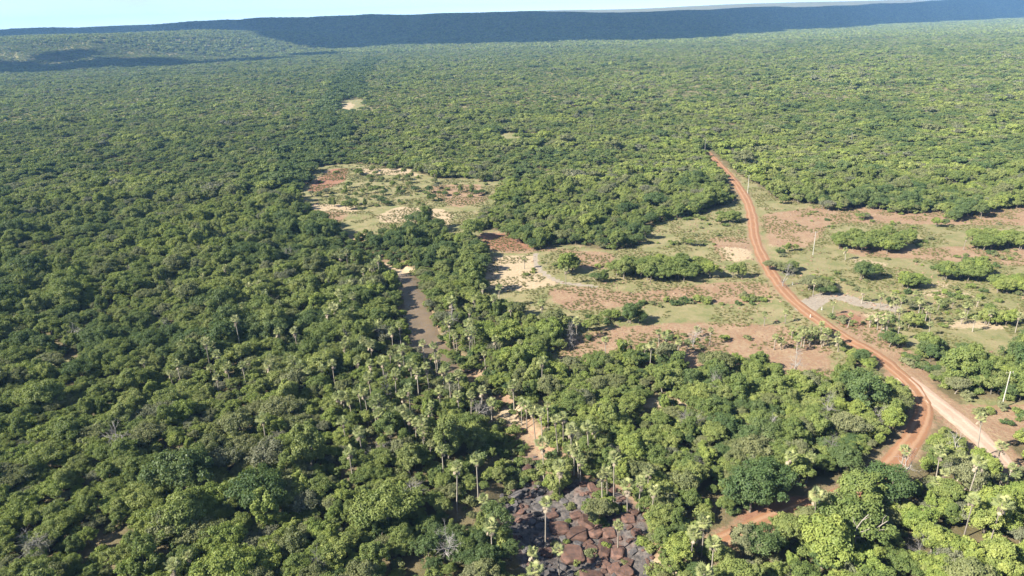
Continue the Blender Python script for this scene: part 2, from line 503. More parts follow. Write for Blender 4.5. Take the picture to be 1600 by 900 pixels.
sand_m = put(polys([(585, 338), (620, 322), (690, 326), (712, 336), (700, 352), (640, 346), (600, 350)], [(480, 318), (560, 320), (555, 332), (490, 330)],
                   [(765, 400), (835, 398), (850, 428), (880, 445), (800, 455), (750, 450)],
                   [(590, 395), (640, 415), (665, 425), (668, 440), (620, 432)], [(1120, 385), (1170, 388), (1180, 405), (1140, 410)],
                   [(1355, 485), (1400, 490), (1395, 505), (1350, 498)], [(1440, 452), (1530, 458), (1520, 466), (1440, 462)], [(1320, 402), (1400, 412), (1360, 420)],
                   [(1460, 440), (1490, 442), (1485, 450), (1455, 450)], [(1470, 500), (1580, 505), (1570, 515), (1470, 512)],
                   [(1195, 378), (1215, 384), (1210, 394)], [(528, 172), (545, 158), (558, 164), (545, 174)],
                   [(755, 612), (800, 632), (835, 668), (805, 660), (765, 630)], [(0, 600), (20, 588), (130, 572), (120, 596)],
                   [(1265, 640), (1270, 620), (285, 624)], [(545, 262), (640, 264), (660, 276), (560, 272)],
                   [(1010, 846), (1060, 870), (1090, 930), (1030, 930)]), 2.0)
grey_m = np.zeros(len(gx))
dd = np.minimum.reduce([dist_line(TRACK_A[::2], ix, iy) / 2.6, dist_line(TRACK_B[::2], ix, iy) / .85])
grey_m[inr] = 1 - sstep(.6, 1.5, dd)
dsand = np.minimum.reduce([dist_line(TRACK_C[::2], ix, iy) / 1.5, dist_line(BRANCH[::2], ix, iy) / 4.5, dist_line(SIDE[::2], ix, iy) / 3])
red_m[inr] = np.maximum(red_m[inr], .75 * (1 - sstep(.6, 1.4, dsand)))
droad = dist_line(ROAD[::2], ix, iy)
red_m[inr] = np.maximum(red_m[inr], .58 * (1 - sstep(2.0, 4.5, droad)))
red_m[inr] = np.maximum(red_m[inr], 0)
ds_, ts_ = dist_line(STREAM[::2], ix, iy, True)
rock_m = put(lambda x, y: in_poly(ROCKS, x, y).astype(float), 1.5)
wb = 4.0 + 2 * sstep(40, 60, ts_)
rk = (1 - sstep(wb * .5, wb, ds_)) * sstep(42, 48, ts_)
rock_m[inr] = np.maximum(rock_m[inr], rk * .9)
sd = (1 - sstep(4, 8, ds_)) * (1 - sstep(36, 46, ts_))
red_m[inr] = np.maximum(red_m[inr], sd * .55)
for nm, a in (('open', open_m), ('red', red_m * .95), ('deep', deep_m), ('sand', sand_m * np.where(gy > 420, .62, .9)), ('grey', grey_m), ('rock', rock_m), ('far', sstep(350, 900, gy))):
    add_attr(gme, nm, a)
obj('ground', gme, kind='structure', label='flat earth of the valley rising to wooded hills far away')

def strip(name, line, width, mat, lift, label, ncross=9, taper=0):
    L = smooth_line(line[::2], 3)
    d = np.gradient(L, axis=0); d /= np.linalg.norm(d, axis=1)[:, None]
    nrm = np.stack([-d[:, 1], d[:, 0]], 1)
    k = np.linspace(-1, 1, ncross)
    wv = width / 2 * (1 + .5 * (noise(L[:, 0], L[:, 1], 6, 51) - .5))
    if taper: wv = wv * np.linspace(1, taper, len(L))
    V = L[:, None, :] + nrm[:, None, :] * (k[None, :, None] * wv[:, None, None])
    edge = (np.abs(k) > .99)
    x, y = V[..., 0].ravel(), V[..., 1].ravel()
    z = height(x, y).reshape(len(L), ncross) + lift - .10 * edge[None, :] + (-.05 * np.exp(-((np.abs(k) - .45) / .14) ** 2))[None, :]
    I = np.arange(len(L) * ncross).reshape(len(L), ncross)
    F = np.stack([I[:-1, :-1], I[:-1, 1:], I[1:, 1:], I[1:, :-1]], -1).reshape(-1, 4)
    me = mesh_np(name, np.stack([x, y, z.ravel()], 1), F, mat, True)
    add_attr(me, 'across', np.tile(k, len(L)))
    return obj(name, me, kind='structure', label=label)

MR = road_material('road_red', (.185, .095, .054), (.24, .125, .070), (.30, .20, .13), (.165, .112, .066))
MP = road_material('road_pale', (.28, .205, .155), (.35, .26, .20), (.39, .30, .24), (.25, .17, .12))
strip('dirt_road', ROAD, 3.9, MR, .09, 'orange red dirt road winding through the clearing and the woods')
strip('dirt_track', BRANCH, 5.4, MP, .07, 'pale sandy track branching off the red road', taper=.75)

# the pool of the stream
wl = STREAM[22:62]
wx0, wx1 = wl[:, 0].min() - 14, wl[:, 0].max() + 14
wy0, wy1 = wl[:, 1].min() - 12, wl[:, 1].max() + 12
# water sheet follows the stream's course, its banks rise out of it
k = np.linspace(-1, 1, 7)
dL = np.gradient(wl, axis=0); dL /= np.linalg.norm(dL, axis=1)[:, None]
nL = np.stack([-dL[:, 1], dL[:, 0]], 1)
V = wl[:, None, :] + nL[:, None, :] * (k[None, :, None] * 6.0)
I = np.arange(len(wl) * 7).reshape(len(wl), 7)
F = np.stack([I[:-1, :-1], I[:-1, 1:], I[1:, 1:], I[1:, :-1]], -1).reshape(-1, 4)
obj('stream_water', mesh_np('stream_water', np.concatenate([V.reshape(-1, 2), np.full((V.shape[0] * 7, 1), -.95)], 1), F, water_material(), True),
    kind='structure', label='still muddy water of the stream between wooded banks')

# ------------------------------------------------------------------ plant meshes
def tube(path, radii, sides=5):
    path = np.asarray(path, float); V = []; Fq = []
    for i, p in enumerate(path):
        a = path[min(i + 1, len(path) - 1)] - path[max(i - 1, 0)]
        a = a / (np.linalg.norm(a) + 1e-9)
        b = np.cross(a, [0.3, 1, 0.1]); b /= np.linalg.norm(b) + 1e-9
        c = np.cross(a, b)
        for s in range(sides):
            w = 2 * math.pi * s / sides
            V.append(p + radii[i] * (math.cos(w) * b + math.sin(w) * c))
    for i in range(len(path) - 1):
        for s in range(sides):
            s2 = (s + 1) % sides
            Fq.append((i * sides + s, i * sides + s2, (i + 1) * sides + s2, (i + 1) * sides + s))
    return np.array(V), np.array(Fq)

def join(parts):
    V = []; F = []; n = 0
    for v, f in parts:
        V.append(v); F.append(f + n); n += len(v)
    return np.concatenate(V), np.concatenate(F)

def unit(v): return v / (np.linalg.norm(v, axis=-1, keepdims=True) + 1e-9)

def leaves(pos, nrm, size, rg, aspect=1.5):
    n = len(pos)
    a = unit(np.cross(nrm, unit(rg.normal(size=(n, 3)))))
    b = np.cross(nrm, a)
    s = size[:, None]
    bend = nrm * s * .18
    V = np.stack([pos - a * s * aspect * .5 - bend, pos - b * s * .5, pos + a * s * aspect * .5 - bend, pos + b * s * .5], 1).reshape(-1, 3)
    F = np.arange(4 * n).reshape(n, 4)
    return V, F

def crown_mesh(name, rg, Rr, Hh, zc, nclump, nleaf, lsize, mat, shape='round', core=.55, clump=(.26, .44)):
    """leaf clumps spread over an uneven dome; Rr radius, Hh half height, zc height of centre"""
    # clump centres
    th = rg.uniform(0, 2 * math.pi, nclump)
    if shape == 'flat':
        cz = rg.uniform(.05, .8, nclump); rad = np.sqrt(rg.uniform(0.02, 1, nclump)) * .85
        C = np.stack([rad * np.cos(th), rad * np.sin(th), (1 - rad ** 2) * .75 * cz + .1 * rg.normal(size=nclump)], 1)
    elif shape == 'tall':
        cz = rg.uniform(-.7, .95, nclump); w = np.sqrt(np.clip(1 - (cz * .9) ** 2, .08, 1)) * rg.uniform(.45, .8, nclump)
        C = np.stack([w * np.cos(th), w * np.sin(th), cz * .85], 1)
    else:
        cz = rg.uniform(-.45, 1, nclump); w = np.sqrt(np.clip(1 - cz ** 2, .0, 1)); k = rg.uniform(.5, .86, nclump)
        C = np.stack([w * np.cos(th) * k, w * np.sin(th) * k, cz * k], 1)
    lob = rg.uniform(.8, 1.2, nclump) + .26 * np.sin(th * 2 + rg.uniform(0, 6)) + .15 * np.sin(th * 3 + rg.uniform(0, 6))
    C[:, :2] *= lob[:, None]
    rc = rg.uniform(*clump, nclump)
    which = rg.choice(nclump, nleaf, p=rc ** 2 / (rc ** 2).sum())
    d = unit(rg.normal(size=(nleaf, 3)) + np.array([0, 0, .35]))
    rr = rg.uniform(.25, 1.15, nleaf) ** .6
    P = C[which] + d * (rc[which] * rr)[:, None] * np.array([1, 1, .85])
    sc = np.array([Rr, Rr, Hh])
    out = unit(P * np.array([1, 1, 1.2]) + np.array([0, 0, .1]))
    nrm = unit(d * .95 + out * .35 + rg.normal(size=(nleaf, 3)) * .52)
    pos = P * sc + np.array([0, 0, zc])
    size = lsize * rg.uniform(.65, 1.4, nleaf)
    V, F = leaves(pos, nrm, size, rg)
    me = mesh_np(name, V, F, mat)
    tint = rg.uniform(0, 1, nclump)[which] * .65 + rg.uniform(0, 1, nleaf) * .35
    add_attr(me, 'tint', np.repeat(tint, 4))
    return me, C * sc + np.array([0, 0, zc])

def trunk_mesh(name, rg, h, r, targets, mat, lean=.25):
    parts = []
    fork = h * rg.uniform(.35, .55)
    base = np.array([0, 0, -.4]); f = np.array([rg.normal() * lean, rg.normal() * lean, fork])
    parts.append(tube([base, f * np.array([.4, .4, .5]), f], [r * 1.35, r, r * .85], 6))
    for tgt in targets:
        midp = f + (tgt - f) * .5 + rg.normal(size=3) * .15 * h * .3 + np.array([0, 0, -.06 * h])
        parts.append(tube([f, midp, tgt], [r * .7, r * .42, r * .13], 5))
    V, F = join(parts)
    return mesh_np(name, V, F, mat, True)

PROTO = bpy.data.collections.new('plant_sources')      # not linked: only sources for the stuff below

def make_tree(kind, seed, Rr, Hh, zc, ncl, nl, ls, mat, shape, trunk_r=.16, clump=(.26, .44)):
    rg = np.random.default_rng(seed)
    cm, C = crown_mesh('crown', rg, Rr, Hh, zc, ncl, nl, ls, mat, shape, clump=clump)
    sel = C[rg.choice(len(C), min(6, len(C)), replace=False)]
    tm = trunk_mesh('trunk', rg, zc, trunk_r, sel, BARK)
    return dict(kind=kind, crown=cm, trunk=tm, R=Rr, H=zc + Hh)

TREES = []
# near trees (fine leaves)
for i, (mat, shape, Rr, Hh, zc) in enumerate([
        (G_MID, 'round', 3.0, 2.3, 3.4), (G_MID, 'round', 2.6, 2.4, 3.3), (G_MID, 'flat', 3.4, 2.4, 3.3), (G_DARK, 'round', 3.1, 2.7, 3.8), (G_DARK, 'flat', 3.6, 2.7, 3.4),
        (G_LIGHT, 'round', 2.6, 2.2, 3.2), (G_LIGHT, 'flat', 2.9, 2.2, 2.9), (G_OLIVE, 'flat', 3.2, 2.3, 3.1), (G_OLIVE, 'round', 2.7, 2.3, 3.2), (G_GREY, 'flat', 2.8, 2.2, 3.0), (G_MID, 'tall', 2.3, 3.0, 3.9), (G_LIGHT, 'tall', 2.1, 2.7, 3.5)]):
    TREES.append(make_tree({G_MID: 'mid', G_DARK: 'dark', G_LIGHT: 'light', G_OLIVE: 'olive', G_GREY: 'grey'}[mat], 100 + i, Rr, Hh, zc,
                           int(38 + Rr * 14), 7000 if mat is not G_GREY else 3600, .185, mat, shape, .15, (.12, .30)))

def bare_tree(seed, h, mat, spread=1.0, lv=3):
    rg = np.random.default_rng(seed); parts = []
    def grow(p, d, L, r, lev):
        q = p + d * L; m = (p + q) / 2 + rg.normal(size=3) * L * .07
        parts.append(tube([p, m, q], [r, r * .8, r * .6], 5 if lev > 1 else 3))
        if lev == 0: return
        for k in range(rg.integers(3, 5)):
            nd = unit(d + rg.normal(size=3) * .62 * spread + np.array([0, 0, .12]))
            st = p + (q - p) * rg.uniform(.45, 1.0)
            grow(st, nd, L * rg.uniform(.55, .85), r * .52, lev - 1)
    grow(np.array([0, 0, -.3]), unit(np.array([rg.normal() * .12, rg.normal() * .12, 1])), h * .42, h * .022, lv)
    return join(parts)
BARE = []
for i in range(3):
    V, F = bare_tree(500 + i, 5.2, GREYWOOD, 1.1, 4)
    BARE.append(mesh_np('branches', V, F, GREYWOOD, True))

SHRUBS = []
for i, (mat, Rr, Hh) in enumerate([(G_MID, 1.5, 1.1), (G_DARK, 1.6, 1.2), (G_LIGHT, 1.4, 1.0), (G_OLIVE, 1.5, 1.0), (G_MID, 1.8, 1.0), (G_OLIVE, 1.3, .8)]):
    rg = np.random.default_rng(200 + i)
    cm, C = crown_mesh('foliage', rg, Rr, Hh, Hh * .75, 18, 1100, .21, mat, 'round', clump=(.25, .48))
    tm = trunk_mesh('stem', rg, Hh * .8, .06, C[:5], BARK, .1)
    SHRUBS.append(dict(kind={G_MID: 'mid', G_DARK: 'dark', G_LIGHT: 'light', G_OLIVE: 'olive'}[mat], crown=cm, trunk=tm, R=Rr, H=Hh * 1.7))

# fan palms: slender trunk, ball of fan leaves, skirt of dead leaves
def fan_frond(rg, dead=False):
    """one leaf pointing along +X from the origin"""
    pl = rg.uniform(.55, .8); fr = rg.uniform(.62, .8); n = 11
    V = [(0, -.02, 0), (0, .02, 0), (pl, .02, -.03), (pl, -.02, -.03)]; F = [(0, 1, 2, 3)]
    for i in range(n):
        a = (i / (n - 1) - .5) * R(215 if not dead else 90)
        l = fr * (1 - .18 * abs(i / (n - 1) - .5) * 2) * rg.uniform(.88, 1.06)
        w = .10 if not dead else .08
        ca, sa = math.cos(a), math.sin(a)
        dz = -.10 * l - (.12 * abs(a)) * l
        c = len(V)
        V += [(pl, 0, -.03), (pl + ca * l * .55 - sa * w * l, sa * l * .55 + ca * w * l, .05 + dz * .3), (pl + ca * l, sa * l, dz), (pl + ca * l * .55 + sa * w * l, sa * l * .55 - ca * w * l, .05 + dz * .3)]
        F.append((c, c + 1, c + 2, c + 3))
    return np.array(V, float), np.array(F)

def frond_xf(rg, i, n):
    az = i * 2.39996 + rg.uniform(-.2, .2)
    el = math.asin(np.clip(1 - 1.45 * (i + .5) / n, -.75, .98))
    return az, el

def rot_pts(V, az, el, roll=0):
    m = (Matrix.Rotation(az, 3, 'Z') @ Matrix.Rotation(-el, 3, 'Y') @ Matrix.Rotation(roll, 3, 'X'))
    return V @ np.array(m).T

FROND = []; 
for i in range(4):
    rg = np.random.default_rng(300 + i)
    V, F = fan_frond(rg)
    me = mesh_np('frond', V, F, G_PALM); add_attr(me, 'tint', np.full(len(V), rg.uniform(0, 1)))
    FROND.append(me)
PALMS = []
for i in range(5):
    rg = np.random.default_rng(320 + i)
    h = 1.0
    NF = 20
    parts = []; tint = []; xf = []
    for k in range(NF):
        az, el = frond_xf(rg, k, NF); V, F = fan_frond(rg); s = rg.uniform(.85, 1.15)
        V = rot_pts(V * s, az, el, rg.uniform(-.4, .4)); parts.append((V, F)); tint += [rg.uniform(0, 1)] * len(V); xf.append((az, el, s))
    V, F = join(parts)
    cm = mesh_np('crown', V, F, G_PALM); add_attr(cm, 'tint', np.array(tint))
    parts = []
    for k in range(9):
        V, F = fan_frond(rg, True); V = rot_pts(V * rg.uniform(.8, 1.15), rg.uniform(0, 6.28), R(rg.uniform(-82, -48)), rg.uniform(-.6, .6))
        V[:, 2] -= rg.uniform(0, .7); parts.append((V, F))
    V, F = join(parts); sk = mesh_np('dead_frond_skirt', V, F, DEADLEAF)
    ln = rg.normal(size=2) * .012
    pts = [np.array([ln[0] * t * t * 9, ln[1] * t * t * 9, t]) for t in (-.04, .25, .5, .75, 1.0)]
    V, F = tube(pts, [.17, .13, .115, .11, .12], 7)
    V = V.copy()
    tm = mesh_np('trunk', V, F, PALMBARK, True)      # unit height, scaled in z
    PALMS.append(dict(crown=cm, skirt=sk, trunk=tm, xf=xf, top=pts[-1]))

# coarser sources for the woodland farther off
def merged_tree(name, d):
    """a source object: crown and trunk in one mesh"""
    return d
SRC = []       # (object) list in name order
def src(me_list, name):
    o = bpy.data.objects.new(name, me_list); PROTO.objects.link(o); return o

def join_meshes(name, mes):
    V = []; F = []; fm = []; mats = []; tint = []; n = 0
    for me in mes:
        v = np.empty(len(me.vertices) * 3, np.float32); me.vertices.foreach_get('co', v); v = v.reshape(-1, 3)
        l = np.empty(len(me.loops), np.int32); me.loops.foreach_get('vertex_index', l); f = l.reshape(-1, 4)
        mt = me.materials[0]
        if mt not in mats: mats.append(mt)
        V.append(v); F.append(f + n); fm.append(np.full(len(f), mats.index(mt))); n += len(v)
        if 'tint' in me.attributes:
            a = np.empty(len(v), np.float32); me.attributes['tint'].data.foreach_get('value', a); tint.append(a)
        else: tint.append(np.full(len(v), .5))
    me = mesh_np(name, np.concatenate(V), np.concatenate(F), mats=mats, fmat=np.concatenate(fm))
    add_attr(me, 'tint', np.concatenate(tint))
    return me

LOD = {0: [], 1: [], 2: [], 3: []}
cnt = 0
def add_src(me, lod, R_):
    global cnt
    o = bpy.data.objects.new('plant_source_%03d' % cnt, me); PROTO.objects.link(o)
    LOD.setdefault(lod, []).append((cnt, R_)); cnt += 1
for d in TREES:
    add_src(join_meshes('tree_near', [d['crown'], d['trunk']]), 0, d['R'])
MATS = [G_MID, G_MID, G_MID, G_DARK, G_DARK, G_LIGHT, G_LIGHT, G_OLIVE, G_OLIVE, G_GREY]
for i, mt in enumerate(MATS):
    rg = np.random.default_rng(700 + i)
    sh = ['round', 'flat', 'tall'][(i * 7) % 3] if i % 3 else 'flat'
    Rr = 2.9 + .3 * (i % 3)
    cm, C = crown_mesh('c', rg, Rr, 2.3, 3.2, 36, 1300, .40, mt, sh, clump=(.14, .34))
    tm = trunk_mesh('t', rg, 3.0, .15, C[:3], BARK)
    add_src(join_meshes('tree_mid', [cm, tm]), 1, Rr)
for i, mt in enumerate(MATS):
    rg = np.random.default_rng(740 + i)
    Rr = 3.0 + .3 * (i % 3)
    cm, C = crown_mesh('c', rg, Rr, 2.2, 3.0, 14, 210, .9, mt, ['round', 'flat'][i % 2], clump=(.22, .45))
    add_src(cm, 2, Rr)
for i in range(6):            # small stands of trees for the hills
    rg = np.random.default_rng(780 + i); ms = []
    for k in range(9):
        cm, C = crown_mesh('c', rg, 3.4, 2.4, 3.0, 7, 46, 1.9, MATS[rg.integers(0, 9)], 'round', clump=(.35, .55))
        v = np.empty(len(cm.vertices) * 3, np.float32); cm.vertices.foreach_get('co', v); v = v.reshape(-1, 3)
        v *= rg.uniform(.8, 1.35); v[:, :2] += rg.uniform(-9, 9, 2); cm.vertices.foreach_set('co', v.ravel()); ms.append(cm)
    add_src(join_meshes('stand', ms), 3, 10)
for d in SHRUBS: add_src(join_meshes('shrub_src', [d['crown'], d['trunk']]), 's', d['R'])
for me in BARE:
    add_src(join_meshes('bare_src', [me]), 'b', 2)

def instancer(name, pts, idx, rot, scl, coll, label, cat):
    me = bpy.data.meshes.new(name)
    me.vertices.add(len(pts)); me.vertices.foreach_set('co', np.asarray(pts, np.float32).ravel())
    add_attr(me, 'idx', idx, 'INT'); add_attr(me, 'rot', rot, 'FLOAT_VECTOR'); add_attr(me, 'scl', scl, 'FLOAT_VECTOR')
    o = obj(name, me, label=label, cat=cat, kind='stuff')
    ng = bpy.data.node_groups.new(name, 'GeometryNodeTree')
    ng.interface.new_socket('Geometry', in_out='INPUT', socket_type='NodeSocketGeometry')
    ng.interface.new_socket('Geometry', in_out='OUTPUT', socket_type='NodeSocketGeometry')
    gi = ng.nodes.new('NodeGroupInput'); go = ng.nodes.new('NodeGroupOutput')
    ci = ng.nodes.new('GeometryNodeCollectionInfo'); ci.inputs['Collection'].default_value = coll
    ci.inputs['Separate Children'].default_value = True; ci.inputs['Reset Children'].default_value = True
    ip = ng.nodes.new('GeometryNodeInstanceOnPoints'); ip.inputs['Pick Instance'].default_value = True
    def na(nm, ty):
        n = ng.nodes.new('GeometryNodeInputNamedAttribute'); n.data_type = ty; n.inputs['Name'].default_value = nm
        return n.outputs['Attribute']
    ng.links.new(gi.outputs[0], ip.inputs['Points']); ng.links.new(ci.outputs[0], ip.inputs['Instance'])
    ng.links.new(na('idx', 'INT'), ip.inputs['Instance Index'])
    e2r = ng.nodes.new('FunctionNodeEulerToRotation')
    ng.links.new(na('rot', 'FLOAT_VECTOR'), e2r.inputs[0]); ng.links.new(e2r.outputs[0], ip.inputs['Rotation'])
    ng.links.new(na('scl', 'FLOAT_VECTOR'), ip.inputs['Scale'])
    ng.links.new(ip.outputs[0], go.inputs[0])
    md = o.modifiers.new('scatter', 'NODES'); md.node_group = ng
    return o

# ------------------------------------------------------------------ where the trees stand
def scatter(y0, y1, s, tmax=.92, xpad=60):
    ys = np.arange(y0, y1, s * .87); P = []
    for j, yy in enumerate(ys):
        hw = tmax * yy + xpad
        xs = np.arange(-hw, hw, s) + (j % 2) * s * .5
        P.append(np.stack([xs, np.full(len(xs), yy)], 1))
    P = np.concatenate(P)
    return P + rng.uniform(-.46, .46, P.shape) * s

def free(P, pad=1.8):
    x, y = P[:, 0], P[:, 1]
    ok = ~clearing(x, y)
    nr_ = y < 620
    xs, ys = x[nr_], y[nr_]
    o = ok[nr_]
    o &= dist_line(ROAD[::3], xs, ys) > 2.7 + pad * .5 + 1.2 * (ys > 285)
    o &= dist_line(BRANCH[::3], xs, ys) > 4.6 + pad * .55
    ds, ts = dist_line(STREAM[::3], xs, ys, True)
    o &= ds > np.where((ts < 6.5) | ((ts > 17.5) & (ts < 24)), .9, 3.3 - .8 * sstep(23, 27, ts) + pad * .3)
    o &= ~in_poly(ROCKS_PAD, xs, ys)
    o &= dist_line(SIDE[::3], xs, ys) > 3.0
    ok[nr_] = o
    return ok

sets = {}
Pn = scatter(52, 330, 2.35); Pn = Pn[free(Pn)]; Pn = Pn[(noise(Pn[:, 0], Pn[:, 1], 9, 75, 2) > .26) | (rng.uniform(0, 1, len(Pn)) < .3)]
Pm = scatter(330, 640, 3.0); Pm = Pm[free(Pm)]; Pm = Pm[(noise(Pm[:, 0], Pm[:, 1], 14, 76, 2) > .32) | (rng.uniform(0, 1, len(Pm)) < .3)]
Pf = scatter(640, 2050, 5.4, .86); Pf = Pf[free(Pf)]
Ph = scatter(2050, 6000, 19, .80)
# islands of trees standing in the clearings: pixel centre, half width in px, count, size, kind
ISL = [((886, 425), 18, 4, 1.15, 'l'), ((938, 440), 12, 2, .7, 'd'), ((1040, 430), 78, 34, 1.1, 'm'), ((1152, 433), 12, 2, .9, 'd'),
       ((990, 503), 15, 2, 1.0, 'd'), ((955, 500), 12, 2, .8, 'm'), ((925, 515), 10, 2, .9, 'l'), ((1222, 425), 26, 7, .75, 'g'), ((1236, 393), 10, 2, .65, 'l'),
       ((1272, 452), 24, 4, 1.0, 'g'), ((1368, 386), 62, 26, 1.0, 'm'), ((1555, 382), 52, 20, 1.0, 'm'), ((1470, 354), 12, 2, .8, 'd'), ((1346, 342), 14, 3, .6, 'g'),
       ((1352, 434), 18, 5, .95, 'd'), ((1422, 447), 22, 6, .95, 'l'), ((1506, 434), 38, 14, 1.1, 'm'), ((1396, 542), 13, 2, .95, 'd'), ((1425, 510), 14, 3, .9, 'l'), ((1585, 455), 30, 10, .95, 'm'),
       ((1308, 326), 26, 7, .95, 'g'), ((1415, 326), 38, 9, .9, 'd'), ((1500, 336), 40, 10, 1.0, 'd'), ((1140, 345), 25, 6, .85, 'm'), ((1230, 316), 20, 4, .8, 'm'),
       ((1560, 505), 26, 7, .8, 'l'), ((1330, 315), 30, 5, .8, 'm'), ((640, 290), 60, 5, .7, 'g'), ((545, 325), 30, 4, .8, 'd'), ((600, 275), 60, 9, .7, 'm'), ((700, 270), 50, 8, .7, 'g'), ((640, 312), 70, 7, .65, 'd'), ((575, 300), 50, 7, .7, 'm'), ((745, 305), 14, 3, .7, 'd'), ((500, 305), 16, 3, .7, 'g'), ((1075, 385), 22, 3, .55, 'g'),
       ((1290, 460), 14, 2, .6, 'd'), ((720, 300), 16, 1, .7, 'd'), ((870, 545), 10, 2, .8, 'm'), ((660, 300), 20, 2, .7, 'd'), ((940, 800), 14, 2, .75, 'l'), ((865, 760), 18, 3, .85, 'l'), ((1440, 482), 20, 3, .8, 'g')]
KIDX = {'m': [0, 1, 5, 2], 'd': [3, 4, 10], 'l': [5, 6, 11], 'g': [7, 8, 9]}
isl_pts, isl_kind, isl_s, isl_id = [], [], [], []
for q, (c, hw, n, s, kd) in enumerate(ISL):
    for k in range(n if n < 3 else int(n * 1.5)):
        a = rng.uniform(0, 6.28); r = math.sqrt(rng.uniform(0, 1))
        if n == 2: px, py = c[0] + (k - .5) * hw * 1.1, c[1] + rng.uniform(-1, 1)
        elif n == 1: px, py = c
        else: px, py = c[0] + math.cos(a) * r * hw, c[1] + math.sin(a) * r * min(hw * .22, 11)
        isl_pts.append(gp(px, py)); isl_s.append(s * rng.uniform(.75, 1.1)); isl_kind.append(rng.choice(KIDX[kd] if rng.random() < .75 else KIDX['m'])); isl_id.append(q)
isl_pts = np.array(isl_pts)

prng = np.random.default_rng(77)
PL = [(734, 617), (767, 618), (751, 603), (814, 617), (822, 622), (836, 630), (847, 632), (856, 633), (872, 653), (880, 651), (892, 668), (849, 683), (904, 708), (897, 700), (961, 713), (709, 728), (744, 717), (757, 780), (851, 773), (836, 862), (834, 890),
      (1014, 733), (982, 757), (942, 743), (604, 633), (631, 637), (674, 630), (661, 673), (672, 693), (767, 820), (874, 847), (967, 808), (874, 717), (629, 617), (561, 610), (950, 735), (1000, 748), (1020, 762), (690, 700),
      (1236, 710), (1266, 713), (1299, 697), (1323, 703), (1413, 703), (1473, 703), (1526, 717), (1581, 727), (1281, 773), (1521, 777), (1564, 782), (1101, 813), (1083, 833), (1116, 847), (1541, 653), (1566, 697), (270, 880), (290, 870), (1095, 895),
      (661, 535), (679, 538), (624, 507), (611, 517), (722, 548), (774, 527), (812, 533), (846, 562), (741, 513), (733, 516), (701, 497), (597, 563), (651, 580), (716, 583), (802, 590), (901, 500), (847, 473), (744, 367), (724, 387), (717, 383), (567, 423), (584, 417), (884, 420), (1014, 363), (1004, 337), (819, 403), (1031, 517), (1017, 537), (947, 530), (1041, 523),
      (1239, 513), (1249, 517), (1259, 517), (1269, 515), (1276, 519), (1284, 510), (1296, 520), (1290, 516), (1111, 513), (1088, 513), (1229, 487), (1314, 500), (1361, 497), (1379, 503), (1389, 497), (1385, 507), (1406, 507), (1399, 460), (1409, 467), (1402, 472), (1439, 470), (1514, 477), (1529, 467), (1549, 487), (1524, 497), (1593, 493), (1273, 440), (1509, 373), (1451, 370), (1323, 390), (1419, 353), (1119, 333), (1137, 327), (1116, 343), (1082, 350), (1196, 490),
      (352, 367), (405, 373), (367, 497), (320, 533), (333, 540), (379, 570), (480, 580), (519, 567), (530, 400), (530, 433), (494, 397), (434, 403), (424, 330), (462, 327), (314, 337), (359, 333), (414, 457), (337, 590), (408, 463), (360, 490), (404, 380), (450, 330), (440, 340), (470, 345), (490, 335), (510, 350), (540, 360), (555, 366)]
TALL = {(851, 773), (849, 683), (836, 630), (847, 632), (872, 653), (961, 713), (1521, 777), (1564, 782), (1473, 703), (1526, 717), (1413, 703), (1541, 653), (1299, 697), (1323, 703), (661, 535), (679, 538), (846, 562), (367, 497), (320, 533), (744, 717), (709, 728), (1281, 773), (892, 668)}
pal = []
for (px, py) in PL:
    sm = .45 if (470 < py < 525 and px > 1060) or (px > 1300 and 340 < py < 520) else (.62 if py < 480 else 1.0)
    h = (prng.uniform(7.0, 8.8) if (px, py) in TALL else prng.uniform(4.6, 6.8)) * (sm if sm == 1 else prng.uniform(sm, sm + .3))
    pal.append((*gp(px, py, h), h))
pal_xy = np.array([p[:2] for p in pal])
tall_xy = np.array([p[:2] for p, q in zip(pal, PL) if q in TALL])
# kinds of tree vary from stand to stand
def pick_kinds(P, table, seed):
    n1 = noise(P[:, 0], P[:, 1], 40, seed, 3); r = rng.uniform(0, 1, len(P))
    v = np.clip((n1 - .5) * 1.5 + .5 + (r - .5) * .75, 0, .999)
    return np.array(table)[(v * len(table)).astype(int)]
tabN = [3, 4, 10, 0, 1, 2, 0, 1, 8, 7, 2, 0, 10, 6, 5, 11, 6, 9, 8, 5, 6]
kN = pick_kinds(Pn, tabN, 61)
sN = np.exp(rng.normal(-.60, .32, len(Pn))) * (.50 + 1.0 * noise(Pn[:, 0], Pn[:, 1], 24, 71, 3))
big = rng.uniform(0, 1, len(Pn)) < .045
sN[big] *= 1.55
sN = np.clip(sN, .30, 1.4)
# lower growth at the lip of the stream and the road
if True:
    de = np.minimum(dist_line(STREAM[::3], Pn[:, 0], Pn[:, 1]) - 4, dist_line(ROAD[::3], Pn[:, 0], Pn[:, 1]) - 2)
    sN *= .72 + .28 * sstep(2, 7, de)
